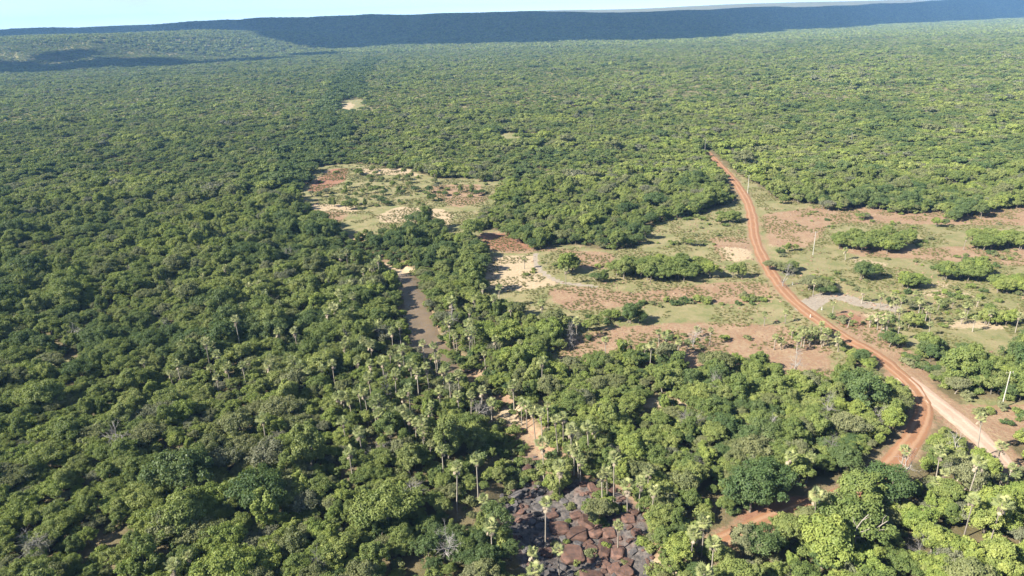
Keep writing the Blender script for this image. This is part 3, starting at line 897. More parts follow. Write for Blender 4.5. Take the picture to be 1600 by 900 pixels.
# trees the photograph shows singly
NAMED = [((290, 775), 3, 1.75, 'big round dark green tree above the woodland canopy casting a broad shadow', 1.0),
         ((410, 800), 4, 1.55, 'blue green dense domed tree beside the big round tree', 1.0),
         ((1285, 885), 5, 1.75, 'bright yellow green bushy tree at the bend of the red road', 1.0),
         ((1330, 850), 2, 1.5, 'spreading olive green tree under the pale dead branches', 1.0),
         ((1338, 806), 0, 1.5, 'leafy mid green tree hiding the road below its bend', 1.0), ((1378, 786), 4, 1.35, 'dark flat crowned tree at the near edge of the road bend', 1.0), ((1302, 822), 7, 1.3, 'olive flat crowned tree between road and bright bushy tree', 1.0),
         ((1190, 866), 4, 1.0, 'dark flat crowned tree below the shaded stretch of red road', 1.0), ((1262, 838), 8, 1.0, 'olive round tree below the shaded stretch of red road', 1.0),
         ((1172, 800), 3, 1.45, 'tall dark round tree shading the red road end', 1.0), ((1200, 770), 4, 1.3, 'broad dark tree shading the red road from its far side', 1.0), ((1245, 756), 1, 1.2, 'round mid green tree over the far side of shaded road', 1.0),
         ((1226, 850), 0, .95, 'small round tree in front of the shaded red road', 1.0), ((1160, 868), 8, 1.0, 'small olive tree at the hidden end of the red road', 1.0),
         ((1345, 640), 3, 1.6, 'tall dark green tree at the inner bend of the red road', 1.0),
         ((868, 745), 6, 1.1, 'rounded light green tree alone amid the rocky streambed', 1.0),
         ((938, 805), 8, .95, 'small olive tree between the rust red boulders', 1.0),
         ((985, 492 + 12), 3, 1.0, 'lone dark green tree with a long shadow on the bare clearing', 1.0),
         ((885, 428), 5, 1.35, 'lone rounded tree inside the curve of the grey footpath', 1.0)]
objs_trees = []
nam_xy = np.array([gp(*n[0]) for n in NAMED])
def away(P, C, r):
    return np.min(np.hypot(P[:, None, 0] - C[None, :, 0], P[:, None, 1] - C[None, :, 1]), 1) > r
kp = away(Pn, nam_xy, 3.4) & away(Pn, pal_xy, 1.3) & away(Pn, tall_xy, 2.0) & away(Pn, tall_xy * .97, 1.8) & ~in_poly(gpl([(1150, 800), (1290, 778), (1300, 800), (1240, 850), (1160, 866)]), Pn[:, 0], Pn[:, 1])
Pn, kN, sN = Pn[kp], kN[kp], sN[kp]

allP = np.concatenate([Pn, isl_pts]); allK = np.concatenate([kN, np.array(isl_kind)]); allS = np.concatenate([sN, np.array(isl_s) * .85])
allI = np.concatenate([np.full(len(Pn), -1), np.array(isl_id)])
zN = height(allP[:, 0], allP[:, 1])
cx, cy, cd = project(np.stack([allP[:, 0], allP[:, 1], zN + 4 * allS], 1))
Rk = np.array([d['R'] for d in TREES])[allK]
inview = (cx > -25) & (cx < 1625) & (cy > -25) & (cy < 915)
score = np.where(inview, Rk * allS / cd, 0)
score = np.where(allI >= 0, score * 1.15, score)
order = np.argsort(-score)
N_TREE = 300 - len(NAMED)
chosen = np.zeros(len(allP), bool); chosen[order[:N_TREE]] = True

KWORD = {'mid': 'mid green tree', 'dark': 'dark green tree', 'light': 'yellow green tree', 'olive': 'olive tree', 'grey': 'grey green tree'}
SHAPE = ['round', 'round', 'flat topped', 'round', 'flat topped', 'round', 'flat topped', 'flat topped', 'round', 'flat topped', 'upright', 'upright']
def size_word(r):
    return 'small' if r < 2.5 else ('large' if r > 3.4 else 'middling')
def place_word(x, y, isl):
    if isl >= 0:
        return 'in a thicket on the open clearing', 'trees on the open clearing'
    ds = float(dist_line(STREAM[::3], np.array([x]), np.array([y]))[0]); dr = float(min(dist_line(ROAD[::3], np.array([x]), np.array([y]))[0], dist_line(BRANCH[::3], np.array([x]), np.array([y]))[0]))
    if dr < 9: return 'at the edge of the red dirt road', 'trees lining the dirt road'
    if ds < 12: return 'on the bank of the rocky stream', 'trees along the rocky stream'
    j = np.argmin(np.hypot(STREAM[:, 0] - x, STREAM[:, 1] - y))
    if x < STREAM[j, 0]: return 'in woodland across the stream from the road', 'trees of the unbroken woodland'
    if x > ROAD[np.argmin(np.hypot(ROAD[:, 0] - x, ROAD[:, 1] - y)), 0]: return 'in woods on the sandy track side of the road', 'trees beyond the dirt road'
    return 'in the wood between the stream and the red road', 'trees between stream and road'

def put_tree(x, y, k, s, label, group, rz=None, name='broadleaf_tree'):
    d = TREES[k]
    o = obj(name, None, label=label, cat='tree', group=group)
    o.location = (x, y, H1(x, y)); o.rotation_euler = (0, 0, rng.uniform(0, 6.28) if rz is None else rz)
    o.scale = (s, s, s * rng.uniform(.88, 1.1))
    obj('trunk', d['trunk'], o); obj('crown', d['crown'], o)
    return o
for (pp, k, s, lab, zz), (x, y) in zip(NAMED, nam_xy):
    put_tree(x, y, k, s * .9, lab, None)
for i in np.where(chosen)[0]:
    x, y = allP[i]
    w, g = place_word(x, y, allI[i])
    put_tree(x, y, allK[i], allS[i], size_word(allS[i] * TREES[allK[i]]['R']) + ' ' + SHAPE[allK[i]] + ' ' + KWORD[TREES[allK[i]]['kind']] + ' ' + w, g)

pts, idx, scl = [], [], []
def add_pts(P, z, I_, S, flat=1.0):
    pts.append(np.stack([P[:, 0], P[:, 1], z], 1)); idx.append(I_)
    scl.append(np.stack([S, S, S * flat * rng.uniform(.85, 1.15, len(S))], 1))
rest = ~chosen
near_ids = np.array([a for a, b in LOD[0]])
add_pts(allP[rest], zN[rest], near_ids[allK[rest]], allS[rest])
tab1 = [LOD[1][j][0] for j in (3, 4, 3, 0, 1, 2, 0, 1, 7, 8, 2, 5, 6, 9, 5)]
kM = pick_kinds(Pm, tab1, 62); sM = np.clip(np.exp(rng.normal(-.44, .32, len(Pm))), .35, 1.5) * (.45 + 1.1 * noise(Pm[:, 0], Pm[:, 1], 34, 72, 3))
GAL = smooth_line(gpl([(520, 345), (478, 300), (470, 265), (500, 215), (528, 178), (545, 130), (565, 105), (590, 92)]))
g1 = dist_line(GAL[::2], Pm[:, 0], Pm[:, 1]) < 14 + 10 * rng.uniform(0, 1, len(Pm))
kM[g1] = np.array([LOD[1][3][0], LOD[1][4][0], LOD[1][0][0]])[rng.integers(0, 3, g1.sum())]; sM[g1] *= 1.3
add_pts(Pm, height(Pm[:, 0], Pm[:, 1]), kM, sM, .78)
tab2 = [LOD[2][j][0] for j in (3, 4, 0, 1, 2, 0, 1, 7, 8, 2, 5, 6, 9, 5)]
dens = noise(Pf[:, 0], Pf[:, 1], 90, 81, 3)
keep = rng.uniform(0, 1, len(Pf)) < .30 + 1.1 * dens
Pf = Pf[keep]
kF = pick_kinds(Pf, tab2, 63); sF = np.clip(np.exp(rng.normal(-.32, .32, len(Pf))), .35, 1.7) * (.5 + 1.0 * noise(Pf[:, 0], Pf[:, 1], 60, 73, 3))
g2 = dist_line(GAL[::2], Pf[:, 0], Pf[:, 1]) < 16 + 14 * rng.uniform(0, 1, len(Pf))
kF[g2] = np.array([LOD[2][3][0], LOD[2][4][0]])[rng.integers(0, 2, g2.sum())]; sF[g2] *= 1.35
add_pts(Pf, height(Pf[:, 0], Pf[:, 1]) - .4, kF, sF, .78)
woodland = instancer('woodland', np.concatenate(pts), np.concatenate(idx), np.stack([np.zeros(sum(map(len, pts)))] * 2 + [rng.uniform(0, 6.28, sum(map(len, pts)))], 1),
                     np.concatenate(scl), PROTO, 'green dry woodland covering the valley floor up to the hills', 'woodland')
zH = height(Ph[:, 0], Ph[:, 1])
idH = np.array([a for a, b in LOD[3]])[rng.integers(0, 6, len(Ph))]
sH = rng.uniform(.85, 1.3, len(Ph))
instancer('hill_woodland', np.stack([Ph[:, 0], Ph[:, 1], zH - .8], 1), idH, np.stack([np.zeros(len(Ph))] * 2 + [rng.uniform(0, 6.28, len(Ph))], 1), np.stack([sH] * 3, 1),
          PROTO, 'far woodland on the low hills at the horizon', 'woodland')

LAND = [(645, 450, 'near the upper end of the muddy pool'), (662, 520, 'near the lower end of the muddy pool'), (705, 562, 'near the brown shallows below the pool'), (770, 615, 'near the sandy stretch of the stream'),
        (815, 690, 'near the narrow shaded stream channel'), (865, 752, 'near the light green tree in the streambed'), (905, 830, 'near the rust red boulders'), (830, 850, 'near the dark rocks of the streambed'), (1268, 522, 'in the palm grove by the road'),
        (1300, 466, 'near the grey gravel patch'), (1360, 497, 'near the sandy patch by the road'), (1430, 615, 'near the road fork'), (1338, 838, 'near the pale dead tree'), (1230, 800, 'near the shaded stretch of red road'),
        (1400, 712, 'near the red road bend'), (850, 420, 'near the curving footpath'), (988, 500, 'near the lone dark tree'), (1040, 428, 'near the long thicket in the clearing'), (1368, 388, 'near the wide thicket beside the pole'), (1555, 384, 'near the far end thicket of the clearing'),
        (1422, 447, 'near the light green thicket'), (1506, 434, 'near the dense green thicket'), (715, 300, 'on the reddish end of the upper clearing'), (655, 338, 'near the bright sand of the upper clearing'), (510, 280, 'near the red soil of the upper clearing'),
        (580, 275, 'on the grassy upper clearing'), (1110, 345, 'near the grassy strip west of the road'), (1075, 472, 'near the row of low shrubs'), (1540, 640, 'near the pole beside the sandy track'), (290, 770, 'near the big round dark tree'), (1010, 545, 'along the wood edge below the bare clearing'),
        (1450, 480, 'near the pale sandy streak in the clearing'), (1490, 575, 'near the wood edge above the road fork'), (1195, 385, 'near the pale sand by the road'), (760, 380, 'near the red bank of the middle clearing'), (1300, 345, 'on the red soil below the far trees'), (960, 745, 'on the red slope above the boulders'), (1050, 860, 'beside the pale sand by the boulders')]
LXY = np.array([gp(a, b) for a, b, c in LAND])
def landmark(x, y, default, r=17.0):
    d = np.hypot(LXY[:, 0] - x, LXY[:, 1] - y)
    j = int(np.argmin(d))
    return LAND[j][2] if d[j] < r * (1 + y / 500) else default

# ------------------------------------------------------------------ shrubs
Ps = scatter(52, 420, 4.6); Ps = Ps[free(Ps, .6)]
kS = rng.integers(0, 6, len(Ps)); sS = rng.uniform(.6, 1.25, len(Ps))
# low shrubs dotted over the clearings
SH = []
for (cx_, cy_, hw, hh, n, s) in [(1075, 472, 60, 5, 26, .75), (1180, 470, 30, 8, 14, .7), (1070, 382, 40, 6, 14, .6), (1210, 405, 16, 20, 10, .7), (1290, 445, 40, 14, 12, .6), (1400, 345, 200, 14, 18, .5),
                                 (1270, 340, 60, 18, 12, .5), (1460, 480, 120, 26, 60, .7), (1370, 505, 60, 16, 22, .65), (1100, 530, 150, 10, 22, .6), (1030, 420, 80, 14, 20, .8), (1380, 372, 70, 16, 18, .8), (1540, 400, 60, 18, 16, .7),
                                 (620, 300, 130, 24, 90, .65), (560, 270, 80, 14, 30, .7), (830, 420, 50, 20, 8, .5), (1110, 345, 70, 20, 22, .7), (920, 500, 40, 14, 8, .6), (1260, 520, 50, 8, 14, .6), (1380, 440, 110, 40, 26, .55), (1570, 650, 50, 10, 14, .7), (960, 780, 60, 26, 16, .6), (915, 815, 70, 60, 16, .6), (900, 690, 40, 30, 24, .7), (800, 680, 26, 60, 24, .7), (770, 620, 20, 26, 12, .7), (820, 745, 30, 26, 12, .7), (960, 740, 50, 24, 26, .7), (1040, 850, 30, 40, 22, .75),
                                 (780, 690, 30, 70, 20, .7), (1480, 560, 60, 25, 16, .8), (1390, 600, 16, 20, 8, .6), (800, 640, 20, 20, 8, .5)]:
    for k in range(n):
        a, b = np.clip(rng.normal(size=2) * .6, -1.2, 1.2); SH.append((*gp(cx_ + a * hw, cy_ + b * hh), s * rng.uniform(.5, 1.3)))
SH = np.array(SH)
okr = (dist_line(ROAD[::3], SH[:, 0], SH[:, 1]) > 3.4) & (dist_line(BRANCH[::3], SH[:, 0], SH[:, 1]) > 4.6) & (dist_line(TRACK_A[::3], SH[:, 0], SH[:, 1]) > 2.4) & (dist_line(TRACK_B[::3], SH[:, 0], SH[:, 1]) > 2)
SH = SH[okr]
zs = height(SH[:, 0], SH[:, 1])
px_, py_, dz_ = project(np.stack([SH[:, 0], SH[:, 1], zs + .8], 1))
vis = (px_ > 0) & (px_ < 1600) & (py_ < 900)
osc = np.argsort(-np.where(vis, SH[:, 2] / dz_, 0))
shsel = np.zeros(len(SH), bool); shsel[osc[:260]] = True
kSH = rng.integers(0, 6, len(SH))
SW = {'mid': 'small leafy green shrub', 'dark': 'small dark green shrub', 'light': 'small light green shrub', 'olive': 'small dry olive shrub'}
for i in np.where(shsel)[0]:
    x, y, s = SH[i]; d = SHRUBS[kSH[i]]
    ds = float(dist_line(STREAM[::3], np.array([x]), np.array([y]))[0]); dr = float(dist_line(ROAD[::3], np.array([x]), np.array([y]))[0])
    w, g = ('beside the rocky streambed', 'shrubs by the streambed') if ds < 28 and y < 190 else (('on the verge of the red dirt road', 'shrubs on the road verge') if dr < 9 else ('scattered on the bare earth of the clearing', 'shrubs scattered on the clearing'))
    o = obj('shrub', None, label=('tiny' if s < .45 else ('broad' if s > .8 else 'low')) + SW[d['kind']][5:] + ' ' + landmark(x, y, w), cat='shrub', group='low shrubs of the valley')
    o.location = (x, y, zs[i] - .05); o.rotation_euler = (0, 0, rng.uniform(0, 6.28)); o.scale = (s, s, s * rng.uniform(.8, 1.2))
    obj('stem', d['trunk'], o); obj('foliage', d['crown'], o)
sid = np.array([a for a, b in LOD['s']])
restS = ~shsel
Pall = np.concatenate([Ps, SH[restS][:, :2]]); kall = np.concatenate([kS, kSH[restS]]); sall = np.concatenate([sS, SH[restS][:, 2]])
instancer('undergrowth', np.stack([Pall[:, 0], Pall[:, 1], height(Pall[:, 0], Pall[:, 1]) - .1], 1), sid[kall], np.stack([np.zeros(len(Pall))] * 2 + [rng.uniform(0, 6.28, len(Pall))], 1),
          np.stack([sall] * 3, 1), PROTO, 'low green undergrowth filling gaps between the trees', 'undergrowth')

# grey leafless trees
BT = [(600, 605, 'c'), (748, 640, 'c'), (540, 520, 'c'), (1290, 640, 0), (1075, 655, 0), (1195, 665, 0), (700, 850, 0), (455, 395, 0), (640, 760, 0), (1410, 735, 0), (1535, 770, 0), (1590, 800, 0), (1450, 855, 0), (1090, 720, 0), (930, 640, 0), (890, 520, 0), (330, 700, 0), (180, 690, 0),
      (250, 510, 0), (420, 470, 0), (1180, 735, 0), (1240, 570, 0), (1120, 600, 0), (60, 850, 0), (500, 870, 0), (590, 700, 0), (1085, 520, 0), (1225, 430, 0), (1300, 690, 0), (1370, 640, 0), (700, 500, 0), (835, 545, 0), (620, 420, 0), (1500, 700, 0), (200, 420, 0), (120, 520, 0)]
for i, (px, py, c) in enumerate(BT):
    x, y = gp(px, py, 3.5); s = rng.uniform(.95, 1.35)
    o = obj('leafless_tree', None, label='pale grey leafless tree with fine twigs ' + landmark(x, y, 'among green crowns of the woodland'), cat='bare tree', group='grey leafless trees in the woodland')
    o.location = (x, y, H1(x, y)); o.rotation_euler = (0, 0, rng.uniform(0, 6.28)); o.scale = (s * 1.1, s * 1.1, s * 1.1)
    obj('branches', BARE[i % 3], o)
# pale dead limbs over the bright tree at the bend
V, F = bare_tree(911, 8.5, PALEWOOD, .9, 3)
x, y = gp(1338, 838, 4.0)
o = obj('dead_tree', None, label='dead tree with thick pale bare limbs reaching above green crowns', cat='bare tree')
o.location = (x, y, H1(x, y)); o.scale = (.85, .85, .92)
parts = []
for pth, r0 in [([(0, 0, -.3), (.1, 0, 2.2), (.0, .1, 4.2)], .22), ([(0, .1, 4.2), (-.5, -.3, 5.4), (-.3, -.3, 6.6), (.6, .2, 7.4), (1.9, .8, 8.1)], .15), ([(0, .1, 4.2), (1.2, -.4, 4.9), (2.6, -.2, 5.7), (4.2, .3, 6.5), (5.2, .6, 6.9)], .16),
                ([(2.6, -.2, 5.7), (3.4, -.8, 6.3), (4.0, -1.0, 6.5)], .07), ([(-.3, -.3, 6.6), (-.9, -.2, 7.4), (-1.1, .2, 8.2)], .07), ([(-.5, -.3, 5.4), (.4, -.9, 6.2), (1.3, -1.2, 6.9)], .08), ([(4.2, .3, 6.5), (4.6, .9, 7.2), (5.2, 1.1, 7.6)], .06), ([(.6, .2, 7.4), (.8, -.4, 8.2), (1.3, -.6, 8.7)], .06)]:
    parts.append(tube(pth, list(np.linspace(r0, r0 * .45, len(pth))), 6))
V1, F1 = join(parts[:1]); V2, F2 = join(parts[1:])
obj('trunk', mesh_np('trunk', V1, F1, PALEWOOD, True), o); obj('limbs', mesh_np('limbs', V2, F2, PALEWOOD, True), o)

# ------------------------------------------------------------------ palms
# more along the stream's banks and in the palm groves
for (cx_, cy_, hw, hh, n, hm) in [(600, 570, 90, 70, 26, 8), (700, 520, 60, 40, 16, 8), (560, 440, 60, 50, 24, 7.5), (500, 345, 70, 22, 24, 7), (880, 680, 50, 40, 4, 8), (760, 480, 60, 50, 14, 7.5), (1260, 525, 40, 9, 10, 4), (1420, 480, 120, 24, 20, 4.5), (1010, 540, 80, 10, 10, 5), (580, 640, 70, 50, 14, 8), (1480, 730, 90, 30, 8, 6), (420, 330, 60, 20, 14, 7), (350, 560, 160, 80, 26, 7), (420, 470, 120, 60, 22, 7), (780, 330, 70, 40, 10, 7)]:
    for k in range(n):
        a, b = np.clip(rng.normal(size=2) * .6, -1.3, 1.3); h = hm * .72 * rng.uniform(.7, 1.25)
        pal.append((*gp(cx_ + a * hw, cy_ + b * hh, h), h))
pal = np.array(pal)
dr = np.minimum(dist_line(ROAD[::3], pal[:, 0], pal[:, 1]), dist_line(BRANCH[::3], pal[:, 0], pal[:, 1]))
dsp, tsp = dist_line(STREAM[::3], pal[:, 0], pal[:, 1], True)
pal = pal[(dr > 3.0) & ((dsp > 4.2) | (tsp > 25))]
zP = height(pal[:, 0], pal[:, 1])
ppx, ppy, pd = project(np.stack([pal[:, 0], pal[:, 1], zP + pal[:, 2]], 1))
v_ = (ppx > -10) & (ppx < 1610) & (ppy < 910)
pal, zP, pd = pal[v_], zP[v_], pd[v_]
oo = np.argsort(pd)[:298]
for rank, i in enumerate(oo):
    x, y, h = pal[i]; d = PALMS[rng.integers(0, 5)]
    ds = float(dist_line(STREAM[::3], np.array([x]), np.array([y]))[0])
    opn = bool(clearing(np.array([x]), np.array([y]))[0])
    hw = 'short' if h < 4.2 else ('tall' if h > 6.6 else 'slender')
    w, g = ('standing on the open clearing', 'fan palms on the open clearing') if opn else ((('beside the dry rocky streambed' if y < 150 else ('on the wooded bank of the muddy pool' if y < 265 else 'on the wooded upper reach of the stream')), 'fan palms along the stream') if ds < 25 else ('rising above the tree canopy', 'fan palms in the woodland'))
    o = obj('fan_palm', None, label=hw + ' fan palm with dry leaf skirt ' + landmark(x, y, w), cat='palm', group='fan palms of the valley')
    o.location = (x, y, zP[i]); o.rotation_euler = (rng.normal() * .03, rng.normal() * .03, rng.uniform(0, 6.28))
    t = obj('trunk', d['trunk'], o); t.scale = (.8, .8, h)
    tx, ty = d['top'][0] * .8, d['top'][1] * .8
    cs = rng.uniform(.78, 1.08) * (.75 if h < 5 else 1)
    s = obj('dead_frond_skirt', d['skirt'], o); s.location = (tx, ty, h - .05); s.scale = (cs, cs, cs)
    if rank < 24:
        for k, (az, el, fs) in enumerate(d['xf']):
            f = obj('frond', FROND[k % 4], o); f.location = (tx, ty, h + .02)
            f.rotation_euler = (Matrix.Rotation(az, 3, 'Z') @ Matrix.Rotation(-el, 3, 'Y') @ Matrix.Rotation(rng.uniform(-.4, .4), 3, 'X')).to_euler()
            f.scale = (fs * cs,) * 3
    else:
        c = obj('crown', d['crown'], o); c.location = (tx, ty, h + .02); c.scale = (cs, cs, cs)

# ------------------------------------------------------------------ boulders of the streambed
def boulder_mesh(seed, mat):
    import bmesh
    rg = np.random.default_rng(seed)
    bm = bmesh.new()
    p = unit(rg.normal(size=(34, 3))); p = np.sign(p) * np.abs(p) ** .55
    p *= rg.uniform(.8, 1.05, (34, 1)); p[:, 2] = np.clip(p[:, 2], -.9, .72 + .1 * p[:, 0])
    for q in p: bm.verts.new(q)
    ret = bmesh.ops.convex_hull(bm, input=bm.verts[:])
    for v in [v for v in bm.verts if not v.link_faces]: bm.verts.remove(v)
    bmesh.ops.dissolve_limit(bm, angle_limit=R(16), verts=bm.verts[:], edges=bm.edges[:])
    bmesh.ops.bevel(bm, geom=bm.edges[:], offset=.055, segments=1, affect='EDGES', clamp_overlap=True)
    me = bpy.data.meshes.new('boulder'); bm.to_mesh(me); bm.free()
    me.materials.append(mat)
    return me
RB = [boulder_mesh(i, REDROCK) for i in range(5)]
DB = [boulder_mesh(20 + i, DARKROCK) for i in range(5)]
placed = []
def boulder(px, py, w, d_, hgt, rz, red, label, group, rad_test=True):
    x, y = gp(px, py, -.8) if not isinstance(px, np.floating) else (px, py)
    placed.append((x, y, max(w, d_) / 2))
    o = obj('boulder', (RB if red else DB)[rng.integers(0, 5)], label=label, cat='boulder', group=group)
    o.location = (x, y, H1(x, y) + hgt * .12); o.rotation_euler = (rng.normal() * .1, rng.normal() * .1, rz); o.scale = (w / 2, d_ / 2, hgt / 2)
for (zx, zy, w, d_, rz) in [(1020, 665, 3.6, 3.0, .2), (1100, 690, 4.2, 3.2, -.2), (1180, 680, 3.0, 3.2, .4), (1215, 655, 2.2, 2.0, 0), (1082, 790, 4.2, 4.0, .1), (1165, 780, 2.4, 4.4, -.5), (1232, 755, 2.6, 4.4, -.35), (1290, 775, 2.6, 3.2, -.2),
                            (1175, 888, 4.0, 3.0, 0), (1330, 872, 2.8, 3.0, .5), (1100, 600, 2.2, 2.0, .3), (1150, 575, 1.8, 1.6, .2), (1255, 690, 2.4, 2.4, .1), (985, 600, 2.2, 1.8, .3), (1345, 650, 2.4, 2.0, 0), (960, 780, 2.4, 2.4, 0), (1280, 850, 2.2, 2.0, .3)]:
    boulder(534 + zx / 3, 600 + zy / 3, w, d_, min(w, d_) * .5, rz, True, 'large rust red boulder split from its neighbours in the dry streambed', 'large red boulders in the streambed')
cand = 0
bx0, by0 = ROCKS.min(0); bx1, by1 = ROCKS.max(0)
nb = 0
while nb < 265 and cand < 14000:
    cand += 1
    if rng.random() < .72:
        x, y = rng.uniform(bx0, bx1), rng.uniform(by0, by1)
        if not in_poly(ROCKS, np.array([x]), np.array([y]))[0]: continue
    else:
        j = rng.integers(int(len(STREAM) * .68), len(STREAM)); x, y = STREAM[j] + rng.normal(size=2) * 2.6
    s = float(np.clip(np.exp(rng.normal(.12 if nb < 120 else -.25, .5)), .45, 3.0))
    if any(math.hypot(x - a, y - b) < (r + s / 2) * .74 for a, b, r in placed): continue
    placed.append((x, y, s / 2)); nb += 1
    red = rng.random() < (.72 if x > 10 else .2)
    o = obj('boulder', (RB if red else DB)[rng.integers(0, 5)], cat='boulder',
            label=('small' if s < .8 else ('medium' if s < 1.5 else 'broad')) + (' reddish brown rock ' if red else ' dark grey rock ') + ('wedged between the large red boulders' if red and x > 10 else ('on the blackened streambed' if in_poly(ROCKS, np.array([x]), np.array([y]))[0] else 'in the narrow channel above the boulders')), group='small red rocks in the streambed' if red else 'dark rocks in the streambed')
    o.location = (x, y, H1(x, y) + s * .1); o.rotation_euler = (rng.normal() * .15, rng.normal() * .15, rng.uniform(0, 6.28)); o.scale = (s * rng.uniform(.5, .7), s * rng.uniform(.4, .6), s * rng.uniform(.22, .34))

# ------------------------------------------------------------------ utility poles
def pole(px, py, h, label):
    x, y = gp(px, py)
    o = obj('utility_pole', None, label=label, cat='pole', group='utility poles along the road')
    o.location = (x, y, H1(x, y)); o.rotation_euler = (0, 0, rng.uniform(-.3, .3))
    V, F = tube([(0, 0, -.3), (0, 0, h * .5), (0, 0, h)], [.11, .09, .07], 8)
    obj('post', mesh_np('post', V, F, CONCRETE, True), o)
    V, F = tube([(-.75, .12, h - .35), (0, .12, h - .35), (.75, .12, h - .35)], [.06, .06, .06], 4)
    arm = obj('crossarm', mesh_np('crossarm', V, F, BARK), o)
    for s in (-.68, 0.02, .68):
        V, F = tube([(s, .12, h - .3), (s, .12, h - .2), (s, .12, h - .1)], [.05, .07, .03], 6)
        obj('insulator', mesh_np('insulator', V, F, CONCRETE), arm)
pole(1565, 637, 8.2, 'pale concrete utility pole beside the sandy track')
pole(1270, 399, 8.0, 'pale concrete utility pole on grass beside the red road bend')
pole(1168, 302, 8.2, 'pale utility pole where the red road leaves the woods')
pole(1101, 240, 8.2, 'pale utility pole above the trees where the road vanishes')
pole(1329, 229, 8.2, 'pale utility pole rising out of unbroken woodland beyond the clearing')
pole(925, 196, 8.2, 'pale utility pole far off in the woodland near a narrow gap')

# white marker posts at the culvert
def marker(px, py):
    x, y = gp(px, py)
    o = obj('marker_post', None, label='short white concrete marker post on the road verge', cat='post', group='white marker posts by the road')
    o.location = (x, y, H1(x, y))
    V, F = tube([(0, 0, -.1), (0, 0, .45), (0, 0, .8), (0, 0, .9)], [.13, .13, .12, .07], 5)
    obj('shaft', mesh_np('shaft', V, F, CONCRETE), o)
    V, F = tube([(0, 0, -.1), (0, 0, .05), (0, 0, .12)], [.24, .24, .14], 5)
    obj('footing', mesh_np('footing', V, F, CONCRETE), o)
for p in [(1238, 445), (1284, 484), (1266, 496)]: marker(*p)

# ------------------------------------------------------------------ grass and stones of the clearings
PROTO2 = bpy.data.collections.new('small_sources')
for i in range(4):
    rg = np.random.default_rng(850 + i); V = []; F = []
    for k in range(26):
        a = rg.uniform(0, 6.28); r = rg.uniform(0, .3); l = rg.uniform(.2, .5); b = rg.uniform(0, 6.28); sp = rg.uniform(.1, .35)
        p = np.array([r * math.cos(a), r * math.sin(a), 0]); w = np.array([math.cos(b), math.sin(b), 0]) * .05
        tip = p + np.array([math.cos(a) * sp, math.sin(a) * sp, l]); n = len(V)
        V += [p - w, p + w, tip + w * .3, tip - w * .3]; F.append((n, n + 1, n + 2, n + 3))
    me = mesh_np('tuft', np.array(V), np.array(F), G_GRASS); add_attr(me, 'tint', rg.uniform(0, 1, len(V)))
    o = bpy.data.objects.new('small_source_%d' % i, me); PROTO2.objects.link(o)
for i in range(3):
    me = boulder_mesh(40 + i, STONE)
    o = bpy.data.objects.new('small_source_%d' % (4 + i), me); PROTO2.objects.link(o)
Pg = scatter(130, 420, 1.15, .75, 10)
inc = clearing(Pg[:, 0], Pg[:, 1])
Pg = Pg[inc]
og = (dist_line(ROAD[::3], Pg[:, 0], Pg[:, 1]) > 2.9) & (dist_line(TRACK_A[::3], Pg[:, 0], Pg[:, 1]) > 2.4) & (dist_line(TRACK_B[::3], Pg[:, 0], Pg[:, 1]) > 1.6) & (noise(Pg[:, 0], Pg[:, 1], 7, 91, 3) > .5)
Pt = Pg[og]
st = rng.uniform(.5, 1.2, len(Pt))
instancer('grass', np.stack([Pt[:, 0], Pt[:, 1], height(Pt[:, 0], Pt[:, 1]) - .03], 1), rng.integers(0, 4, len(Pt)), np.stack([np.zeros(len(Pt))] * 2 + [rng.uniform(0, 6.28, len(Pt))], 1), np.stack([st] * 3, 1),
          PROTO2, 'dry green grass tufts over the open clearing', 'grass')
Pg = scatter(130, 330, 1.5, .75, 10); Pg = Pg[clearing(Pg[:, 0], Pg[:, 1])]
og = (dist_line(ROAD[::3], Pg[:, 0], Pg[:, 1]) > 3.0) & (noise(Pg[:, 0], Pg[:, 1], 16, 95, 3) > .54)
Pt = Pg[og]; st = np.clip(np.exp(rng.normal(-1.9, .5, len(Pt))), .06, .5)
instancer('stones', np.stack([Pt[:, 0], Pt[:, 1], height(Pt[:, 0], Pt[:, 1])], 1), rng.integers(4, 7, len(Pt)), np.stack([np.zeros(len(Pt))] * 2 + [rng.uniform(0, 6.28, len(Pt))], 1), np.stack([st, st * .8, st * .6], 1),
          PROTO2, 'loose reddish stones strewn over the bare earth', 'stones')

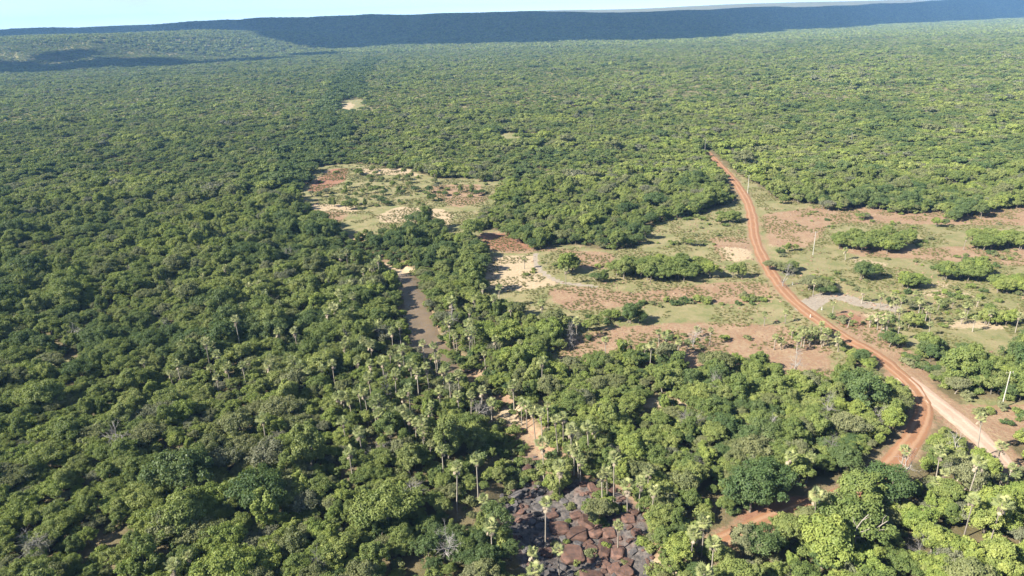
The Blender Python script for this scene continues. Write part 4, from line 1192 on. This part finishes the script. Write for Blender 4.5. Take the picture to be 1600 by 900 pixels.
# ------------------------------------------------------------------ clouds over the hills (out of view, their shadow lies on the ridges)
def cloud_material():
    m, t, out = material('cloud')
    d = N(t, 'ShaderNodeBsdfDiffuse', Roughness=1.0); d.inputs['Color'].default_value = (.85, .86, .88, 1)
    t.links.new(d.outputs[0], out.inputs['Surface'])
    return m
MC = cloud_material()
import bmesh
bmc = bmesh.new(); bmesh.ops.create_icosphere(bmc, subdivisions=3, radius=1)
IV = np.array([v.co[:] for v in bmc.verts]); IF = np.array([[v.index for v in f.verts] for f in bmc.faces]); bmc.free()
def cloud(blobs, seed):
    rg = np.random.default_rng(seed); parts = []
    for (x, y, z, r) in blobs:
        v = IV * r * np.array([1, 1, .5])
        v = v * (1 + .22 * (noise(IV[:, 0] * 3 + x, IV[:, 1] * 3 + IV[:, 2] * 2 + y, 1.0, seed, 3) - .5))[:, None]
        v[:, 2] = np.maximum(v[:, 2], -r * .18)
        parts.append((v + np.array([x, y, z]), IF))
    V, F = join(parts)
    me = mesh_np('cloud', V, F, MC, True)
    obj('cloud', me, kind='structure', label='white cumulus cloud drifting over the far hills')
CZ = 1400.0
off = np.array(SUN) / SUN.z * CZ
groups = {}
for yy in np.arange(2000, 8200, 330):
    for xx in np.arange(-.95 * yy, .9 * yy, 330):
        t_ = xx / yy
        b = np.interp(t_, TK, L1B)
        if yy < b + 60 + 420 * noise(np.array([xx]), np.array([yy]), 500, 35, 2)[0]: continue
        if yy > b + 3300: continue
        if noise(np.array([xx]), np.array([yy]), 900, 33, 2)[0] > .70: continue
        groups.setdefault((int((xx + 9000) // 2200), int(yy // 2200)), []).append((xx + off[0] + rng.uniform(-90, 90), yy + off[1] + rng.uniform(-90, 90), CZ + rng.uniform(0, 60), rng.uniform(270, 350)))
for q in [(-1250, 1690, 150), (-1020, 1680, 135), (-800, 1740, 120), (-1470, 1740, 160), (-1080, 1900, 75), (-640, 1860, 90), (-1380, 1960, 70), (-520, 2080, 70), (-900, 1800, 90)]:
    groups.setdefault('near', []).append((q[0] + off[0], q[1] + off[1], CZ, q[2]))
for k, (g, bl) in enumerate(groups.items()): cloud(bl, 60 + k)

# ------------------------------------------------------------------ haze
hm, ht, hout = material('haze')
pv = N(ht, 'ShaderNodeVolumePrincipled')
pv.inputs['Color'].default_value = (.27, .54, 1.0, 1)
pv.inputs['Density'].default_value = 0.75e-4
pv.inputs['Anisotropy'].default_value = 0.0
ht.links.new(pv.outputs[0], hout.inputs['Volume'])
bx = 12000.0
hv = [(sx * bx, yy, zz) for zz in (-6.0, 320.0) for yy in (-900.0, 12000.0) for sx in (-1, 1)]
hf = [(0, 2, 3, 1), (4, 5, 7, 6), (0, 1, 5, 4), (2, 6, 7, 3), (0, 4, 6, 2), (1, 3, 7, 5)]
obj('haze', mesh_np('haze', hv, hf, hm), kind='stuff', label='thin blue haze in the air over the valley', cat='haze')
